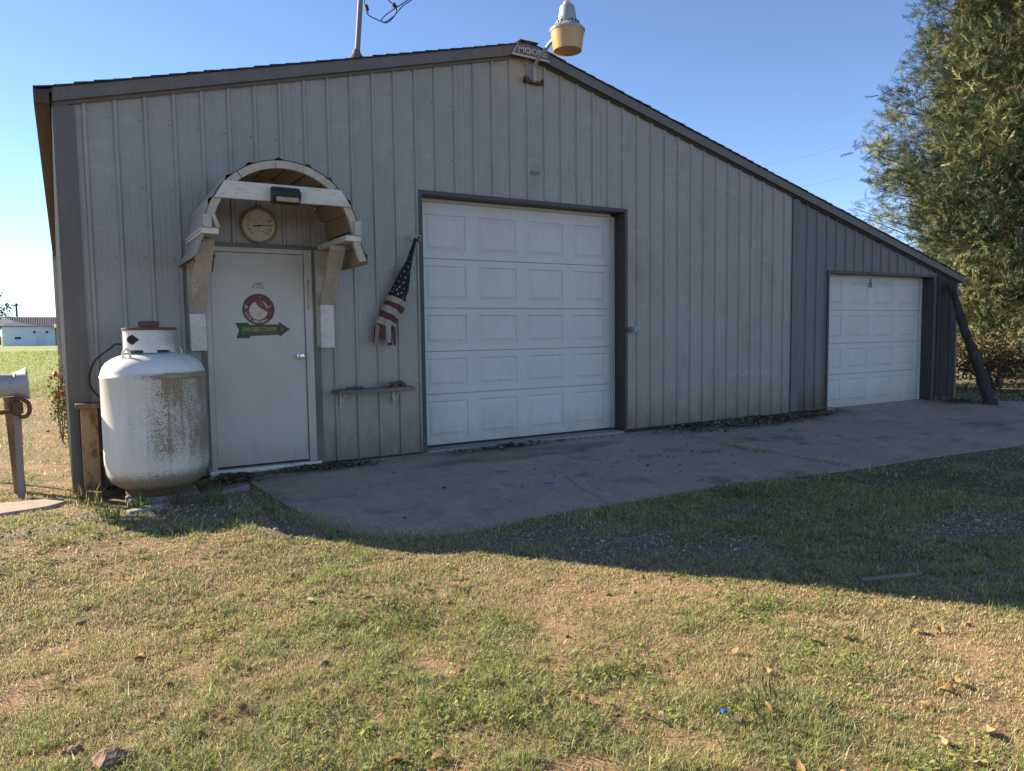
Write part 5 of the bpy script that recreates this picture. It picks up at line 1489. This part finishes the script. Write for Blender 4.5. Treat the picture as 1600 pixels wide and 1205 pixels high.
# ------------------------------------------------------------------ cedar trees
def cedar(base, H, RAD, trunk_r, nb, nsp, seed, lab, hmin=0.6):
    rr = np.random.default_rng(seed)
    t = thing("cedar_tree", base, lab, "tree", "cedars beyond the shed")
    bx, by, bz = base
    g = G()
    tp = [(bx+0.12*math.sin(i*0.9+seed), by+0.12*math.cos(i*1.1), bz-0.2+H*i/9) for i in range(10)]
    g.tube(tp, [trunk_r*(1-i/9.6)+0.01 for i in range(10)], n=12)
    g.build("trunk", m_bark, t, smooth=True)
    lim = G()
    cent, dirs, sizes, tone = [], [], [], []
    for i in range(nb):
        h = hmin + (H-hmin-0.3)*((i+rr.random())/nb)**0.93
        u = (h-bz)/H
        prof = RAD*(min(1.0, 0.62+1.3*u) if u < 0.3 else max(0.06, 1.0-0.92*((u-0.3)/0.7)**1.25))
        a = i*2.39996 + rr.normal(0, 0.35)
        L = prof*rr.uniform(0.66, 1.0)
        rise = rr.uniform(0.05, 0.45)*L
        p0 = Vector((bx, by, h-0.15*L)); p1 = p0+Vector((math.cos(a)*L*0.5, math.sin(a)*L*0.5, rise*0.35)); p2 = p0+Vector((math.cos(a)*L, math.sin(a)*L, rise))
        pts = smoothpath([p0, p1, p2], 3)
        lim.tube(pts, [0.045*(1-k/7.5)*max(0.3, 1-u) + 0.006 for k in range(len(pts))], n=5, caps=False)
        nclump = 4+int(L*2.2)
        for k in range(nclump):
            s = rr.uniform(0.38, 1.0)**0.8
            c = p0 + (p2-p0)*s + Vector(rr.normal(0, 0.06*L+0.08, 3))
            cent.append(c); dirs.append((math.cos(a), math.sin(a), 0.45)); sizes.append(rr.uniform(0.20, 0.44)); tone.append(rr.random())
    lim.build("limbs", m_bark, t)
    cent = np.array(cent); dirs = np.array(dirs); sizes = np.array(sizes); tone = np.array(tone)
    # spray prototypes: feathery fronds of slim needles
    protos = []
    for q in range(6):
        V, F = [], []
        stem = np.array([[0, 0, 0], [0.33, 0, 0.02]])
        for j in range(9):
            s = 0.03+0.30*j/8
            sd = 1 if j % 2 else -1
            ang = rr.uniform(0.45, 0.95)*sd
            l = (0.15-0.25*s)*rr.uniform(0.7, 1.2)+0.03
            rz = rr.uniform(-0.5, 0.5)
            d = np.array([math.cos(ang), math.sin(ang)*math.cos(rz), math.sin(ang)*math.sin(rz)+0.1])
            w = np.array([-d[1], d[0], 0.35])*0.0115
            p = np.array([s, 0, 0.03*math.sin(s*6)])
            b = len(V)
            V += [p-w, p+w, p+d*l]
            F.append((b, b+1, b+2))
        protos.append((np.array(V), np.array(F)))
    nc = len(cent)
    per = max(1, int(nsp/nc))
    VV, FF, CC = [], [], []
    off = 0
    pal = np.array([[0.045, 0.07, 0.033], [0.085, 0.11, 0.048], [0.16, 0.175, 0.075], [0.26, 0.255, 0.115], [0.16, 0.145, 0.08]])
    for q in range(6):
        pv, pf = protos[q]
        idx = np.repeat(np.arange(nc), max(1, per//6))
        n = len(idx)
        pos = cent[idx] + rr.normal(0, 1, (n, 3))*sizes[idx][:, None]*np.array([0.55, 0.55, 0.45])
        d = dirs[idx] + rr.normal(0, 0.75, (n, 3)) + np.array([0, 0, -0.05]); d /= np.linalg.norm(d, axis=1)[:, None]
        upv = rr.normal(0, 1, (n, 3)); s_ = np.cross(d, upv); s_ /= np.linalg.norm(s_, axis=1)[:, None]
        nn = np.cross(d, s_)
        sc = rr.uniform(0.5, 0.95, n)[:, None, None]
        W = (pv[None, :, 0:1]*d[:, None, :] + pv[None, :, 1:2]*s_[:, None, :] + pv[None, :, 2:3]*nn[:, None, :])*sc + pos[:, None, :]
        W[..., 2] = np.maximum(W[..., 2], bz+0.02)
        k = len(pv)
        FF.append((np.arange(n)[:, None, None]*k+pf[None]).reshape(-1, 3)+off); off += n*k
        tn = tone[idx]
        ci = np.clip((tn*3.6+rr.normal(0, 0.5, n)).astype(int), 0, 4)
        c = pal[ci]*rr.uniform(0.8, 1.2, (n, 1))
        brown = rr.random(n) < 0.05
        c[brown] = np.array([0.16, 0.10, 0.055])
        VV.append(W.reshape(-1, 3)); CC.append(np.repeat(c, k, axis=0))
    V = np.concatenate(VV) - np.array(base); F = np.concatenate(FF); Cc = np.concatenate(CC)
    o = obj("crown", raw_mesh("crown", V, F, Cc, m_needle), t)
    return t
cedar((19.6, 1.0, -0.1), 15.5, 3.95, 0.34, 470, 130000, 11, "tall shaggy cedar rising beyond the shed at the right edge", 0.45)
cedar((25.5, 5.5, -0.1), 14.0, 4.2, 0.30, 120, 9000, 23, "second cedar standing behind the tall shaggy cedar", 0.8)
cedar((22.5, -5.5, -0.1), 13.0, 4.0, 0.30, 100, 6000, 29, "out-of-view cedar added right of the tall shaggy cedar to darken that side", 0.8)  # this and the next stand out of view, added to darken the right
cedar((20.5, -11.0, -0.1), 12.0, 3.8, 0.30, 90, 5000, 31, "out-of-view cedar added at the outer corner of the lawn to block skylight", 0.8)

# brushy undergrowth at the cedar foot
def shrub(base, R_, H_, n, seed, lab, pal, stems=26):
    rr = np.random.default_rng(seed)
    t = thing("shrub", base, lab, "shrub", "brush at the foot of the cedar")
    bx, by, bz = base
    g = G()
    tips = []
    for i in range(stems):
        a = rr.uniform(0, 6.28); l = rr.uniform(0.5, 1.0)
        p0 = Vector((bx+rr.normal(0, .08), by+rr.normal(0, .08), bz-0.05))
        p2 = Vector((bx+math.cos(a)*R_*l, by+math.sin(a)*R_*l, bz+H_*rr.uniform(0.35, 1.0)))
        p1 = (p0+p2)/2+Vector((0, 0, H_*0.25))
        g.tube(smoothpath([p0, p1, p2], 3), [0.014, 0.012, 0.011, 0.009, 0.008, 0.006, 0.004], n=4, caps=False)
        tips += [p1, p2, (p1+p2)/2]
    g.build("stems", m_bark, t)
    tips = np.array(tips)
    idx = rr.integers(0, len(tips), n)
    pos = tips[idx]+rr.normal(0, 0.16, (n, 3))
    pos[:, 2] = np.maximum(pos[:, 2], bz+0.03)
    d = rr.normal(0, 1, (n, 3)); d /= np.linalg.norm(d, axis=1)[:, None]
    p = np.cross(d, rr.normal(0, 1, (n, 3))); p /= np.linalg.norm(p, axis=1)[:, None]
    s = rr.uniform(0.025, 0.06, n)[:, None]
    V = np.stack([pos-d*s, pos+p*s*0.45, pos+d*s, pos-p*s*0.45], 1).reshape(-1, 3) - np.array(base)
    F = (np.arange(n)[:, None, None]*4+np.array([[0, 1, 2], [0, 2, 3]])[None]).reshape(-1, 3)
    c = np.array(pal)[rr.integers(0, len(pal), n)]*rr.uniform(0.7, 1.3, (n, 1))
    obj("leaves", raw_mesh("leaves", V, F, np.repeat(c, 4, axis=0), m_needle), t)
BR = [(0.14, 0.08, 0.05), (0.10, 0.065, 0.04), (0.19, 0.13, 0.08), (0.09, 0.09, 0.045)]
GR = [(0.10, 0.11, 0.04), (0.15, 0.14, 0.05), (0.07, 0.08, 0.03)]
shrub((16.0, 0.6, -0.1), 1.0, 1.2, 3600, 1, "brown and green twiggy shrub nearest the leaning pole", [(0.11, 0.075, 0.045), (0.09, 0.09, 0.04), (0.15, 0.13, 0.06), (0.19, 0.15, 0.08)])
shrub((17.5, -0.4, -0.1), 1.2, 1.3, 3600, 2, "reddish brown shrub at the cedar foot, right edge", BR)
shrub((16.2, 2.6, -0.1), 1.2, 1.9, 3000, 3, "olive shrub between the shed corner and the cedar trunk", GR)
shrub((18.6, -1.5, -0.1), 1.1, 1.1, 2200, 4, "low brown shrub at the outer end of the apron", BR)
shrub((21.5, 0.0, -0.1), 1.6, 2.2, 3200, 5, "dark shrub in the shade to the right of the cedar trunk", GR)

# rose by the side wall
rs = thing("rose_bush", (-0.10, 3.6, 0.0), "small straggly red rose climbing at the workshop's left corner", "rose bush")
g = G(); rr = np.random.default_rng(5)
tips = []
for k in range(6):
    p2 = (-0.075+rr.normal(0, 0.035), 3.6+rr.normal(0, 0.12), rr.uniform(0.5, 0.85))
    g.tube(smoothpath([(-0.09, 3.6, -0.03), (-0.10+rr.normal(0, .03), 3.6+rr.normal(0, .06), 0.35), p2], 3), 0.005, n=5); tips.append(p2)
g.build("stems", m_bark, rs)
n = 520
pos = np.array(tips)[rr.integers(0, 6, n)]*np.array([1, 1, 1]) + rr.normal(0, 1, (n, 3))*np.array([0.045, 0.12, 0.20]) - np.array([0.0, 0, 0.22])
d = rr.normal(0, 1, (n, 3)); d /= np.linalg.norm(d, axis=1)[:, None]; p = np.cross(d, rr.normal(0, 1, (n, 3))); p /= np.linalg.norm(p, axis=1)[:, None]
s = rr.uniform(0.015, 0.032, n)[:, None]
V = np.stack([pos-d*s, pos+p*s*0.5, pos+d*s, pos-p*s*0.5], 1).reshape(-1, 3)-np.array((-0.10, 3.6, 0.0)); F = (np.arange(n)[:, None, None]*4+np.array([[0, 1, 2], [0, 2, 3]])[None]).reshape(-1, 3)
obj("leaves", raw_mesh("leaves", V, F, np.repeat(np.array([[0.10, 0.13, 0.045], [0.2, 0.2, 0.06], [0.12, 0.07, 0.04]])[rr.integers(0, 3, n)], 4, axis=0), m_needle), rs)
for q in ((-0.07, 3.45, 0.62), (-0.13, 3.55, 0.84)):
    g = G(); blob(g, q, 0.035, 10, 8); g.build("bloom", M("rose_red", (0.5, 0.03, 0.04), 0.6), rs, smooth=True)

# ------------------------------------------------------------------ far barn, pole and tree across the field
BZ = float(gz(-3.0, 100.0))
fb = thing("far_barn", (-1.0, 100, BZ), "long low white barn with reddish metal roof across the field", "barn")
m_fw = M("white_barn_siding", (0.66, 0.70, 0.75), 0.6)
g = G(); g.box(-6.2, 14, 100, 110, BZ-0.3, 2.50); g.build("barn_wall", m_fw, fb)
rf = G()
rf.add([(-6.4, 99.7, 2.44), (14.2, 99.7, 2.44), (14.2, 105, 3.72), (-6.4, 105, 3.72), (14.2, 110.3, 2.44), (-6.4, 110.3, 2.44)], [(0, 1, 2, 3), (3, 2, 4, 5), (0, 3, 5), (1, 4, 2)])
rfo = rf.build("barn_roof", M("reddish_barn_roof", (0.165, 0.13, 0.125), 0.6), fb)
m_rr = M("roof_rib_paint", (0.235, 0.185, 0.175), 0.6)
for k in range(44):
    xx = -6.3+k*0.24
    g = G(); g.bar((xx, 99.68, 2.47), (xx, 105, 3.755), 0.07, 0.05, side=(1, 0, 0)); g.build("roof_rib", m_rr, rfo)
g = G(); g.prism([(-6.25, 2.46), (-2.9, 2.46), (-4.3, 2.95), (-5.7, 3.55), (-6.25, 3.55)], 99.60, 99.66) if False else None
g = G(); g.add([(-6.42, 99.62, 2.46), (-2.6, 99.62, 2.46), (-4.9, 101.6, 3.05), (-6.42, 104.6, 3.66)], [(0, 1, 2, 3)]); g.add([(-6.42, 99.62, 2.52), (-2.6, 99.62, 2.52), (-4.9, 101.6, 3.11), (-6.42, 104.6, 3.74)], [(3, 2, 1, 0)])
g.add([(-6.42, 99.62, 2.46), (-2.6, 99.62, 2.46), (-2.6, 99.62, 2.52), (-6.42, 99.62, 2.52)], [(0, 1, 2, 3)]); g.build("roof_patch", M("slate_blue_roofing", (0.13, 0.145, 0.17), 0.6), rfo)
g = G(); g.box(-4.95, -4.35, 99.95, 99.99, 0.95, 1.45); w_o = g.build("window", m_black, fb)
g = G(); g.box(-4.98, -4.32, 99.93, 99.949, 1.22, 1.50); g.build("awning_board", m_fw, w_o)
for xx in (-2.95, -1.65):
    g = G(); g.box(xx-0.12, xx+0.12, 99.88, 99.99, 1.65, 1.9); g.build("wall_lamp", m_black, fb)
g = G(); g.box(-2.75, -1.85, 99.95, 99.99, BZ, 1.85); g.build("barn_door", M("barn_door_white", (0.58, 0.62, 0.66), 0.6), fb)
g = G(); g.box(-0.78, -0.70, 99.93, 99.99, BZ, 2.4); g.build("downspout", m_black, fb)
g = G(); g.box(-0.9, 0.6, 98.4, 99.9, 2.2, 2.32); g.add([(-0.9, 98.3, 2.33), (0.6, 98.3, 2.33), (0.6, 99.9, 2.75), (-0.9, 99.9, 2.75)], [(0, 1, 2, 3)]); g.build("porch_roof", M("tan_porch", (0.5, 0.4, 0.32), 0.7), fb)

pl = thing("utility_pole", (-5.12, 112, 0), "thin utility pole rising behind the white barn", "pole")
g = G(); g.tube([(-5.12, 112, -0.1), (-5.12, 112, 5.7)], 0.13, n=8); g.build("pole_shaft", m_darkwood, pl)
g = G(); g.box(-5.7, -4.55, 111.95, 112.05, 5.35, 5.47); g.build("crossarm", m_darkwood, pl)
for zz, lab in ((5.45, "upper"), (4.9, "lower")):
    g = G(); g.tube([(-5.12+t*42, 112+t*4, zz-0.9*4*t*(1-t)) for t in np.linspace(-0.4, 1, 16)], 0.025, n=4); o = g.build("power_line", m_postgrey); tag(o, "%s wire running from the far utility pole" % lab, "power line", "wires on the far pole")
def small_tree(base, H, Rr, n, seed, lab):
    rr = np.random.default_rng(seed)
    t = thing("far_tree", base, lab, "tree", "trees far across the field")
    g = G(); g.tube([(base[0], base[1], base[2]-0.2), (base[0]+0.1, base[1], base[2]+H*0.6)], [0.22, 0.10], n=7); g.build("trunk", m_bark, t)
    cl = np.array([base])+np.array([0, 0, H*0.62])+rr.normal(0, 1, (22, 3))*np.array([Rr*0.55, Rr*0.55, H*0.2])
    idx = rr.integers(0, 22, n)
    pos = cl[idx]+rr.normal(0, 0.42, (n, 3))
    d = rr.normal(0, 1, (n, 3)); d /= np.linalg.norm(d, axis=1)[:, None]; p = np.cross(d, rr.normal(0, 1, (n, 3))); p /= np.linalg.norm(p, axis=1)[:, None]
    s = rr.uniform(0.08, 0.2, n)[:, None]
    V = np.stack([pos-d*s, pos+p*s*.6, pos+d*s, pos-p*s*.6], 1).reshape(-1, 3)-np.array(base); F = (np.arange(n)[:, None, None]*4+np.array([[0, 1, 2], [0, 2, 3]])[None]).reshape(-1, 3)
    obj("crown", raw_mesh("crown", V, F, np.repeat(np.array([[0.12, 0.10, 0.05], [0.08, 0.085, 0.04], [0.17, 0.12, 0.06]])[rr.integers(0, 3, n)], 4, axis=0), m_needle), t)
small_tree((-7.6, 118, 0.0), 6.3, 2.6, 1500, 2, "brownish tree just left of the utility pole behind the barn")
small_tree((-12.5, 121, 0.0), 7.0, 3.2, 1500, 3, "tree farther left beyond the end of the white barn")
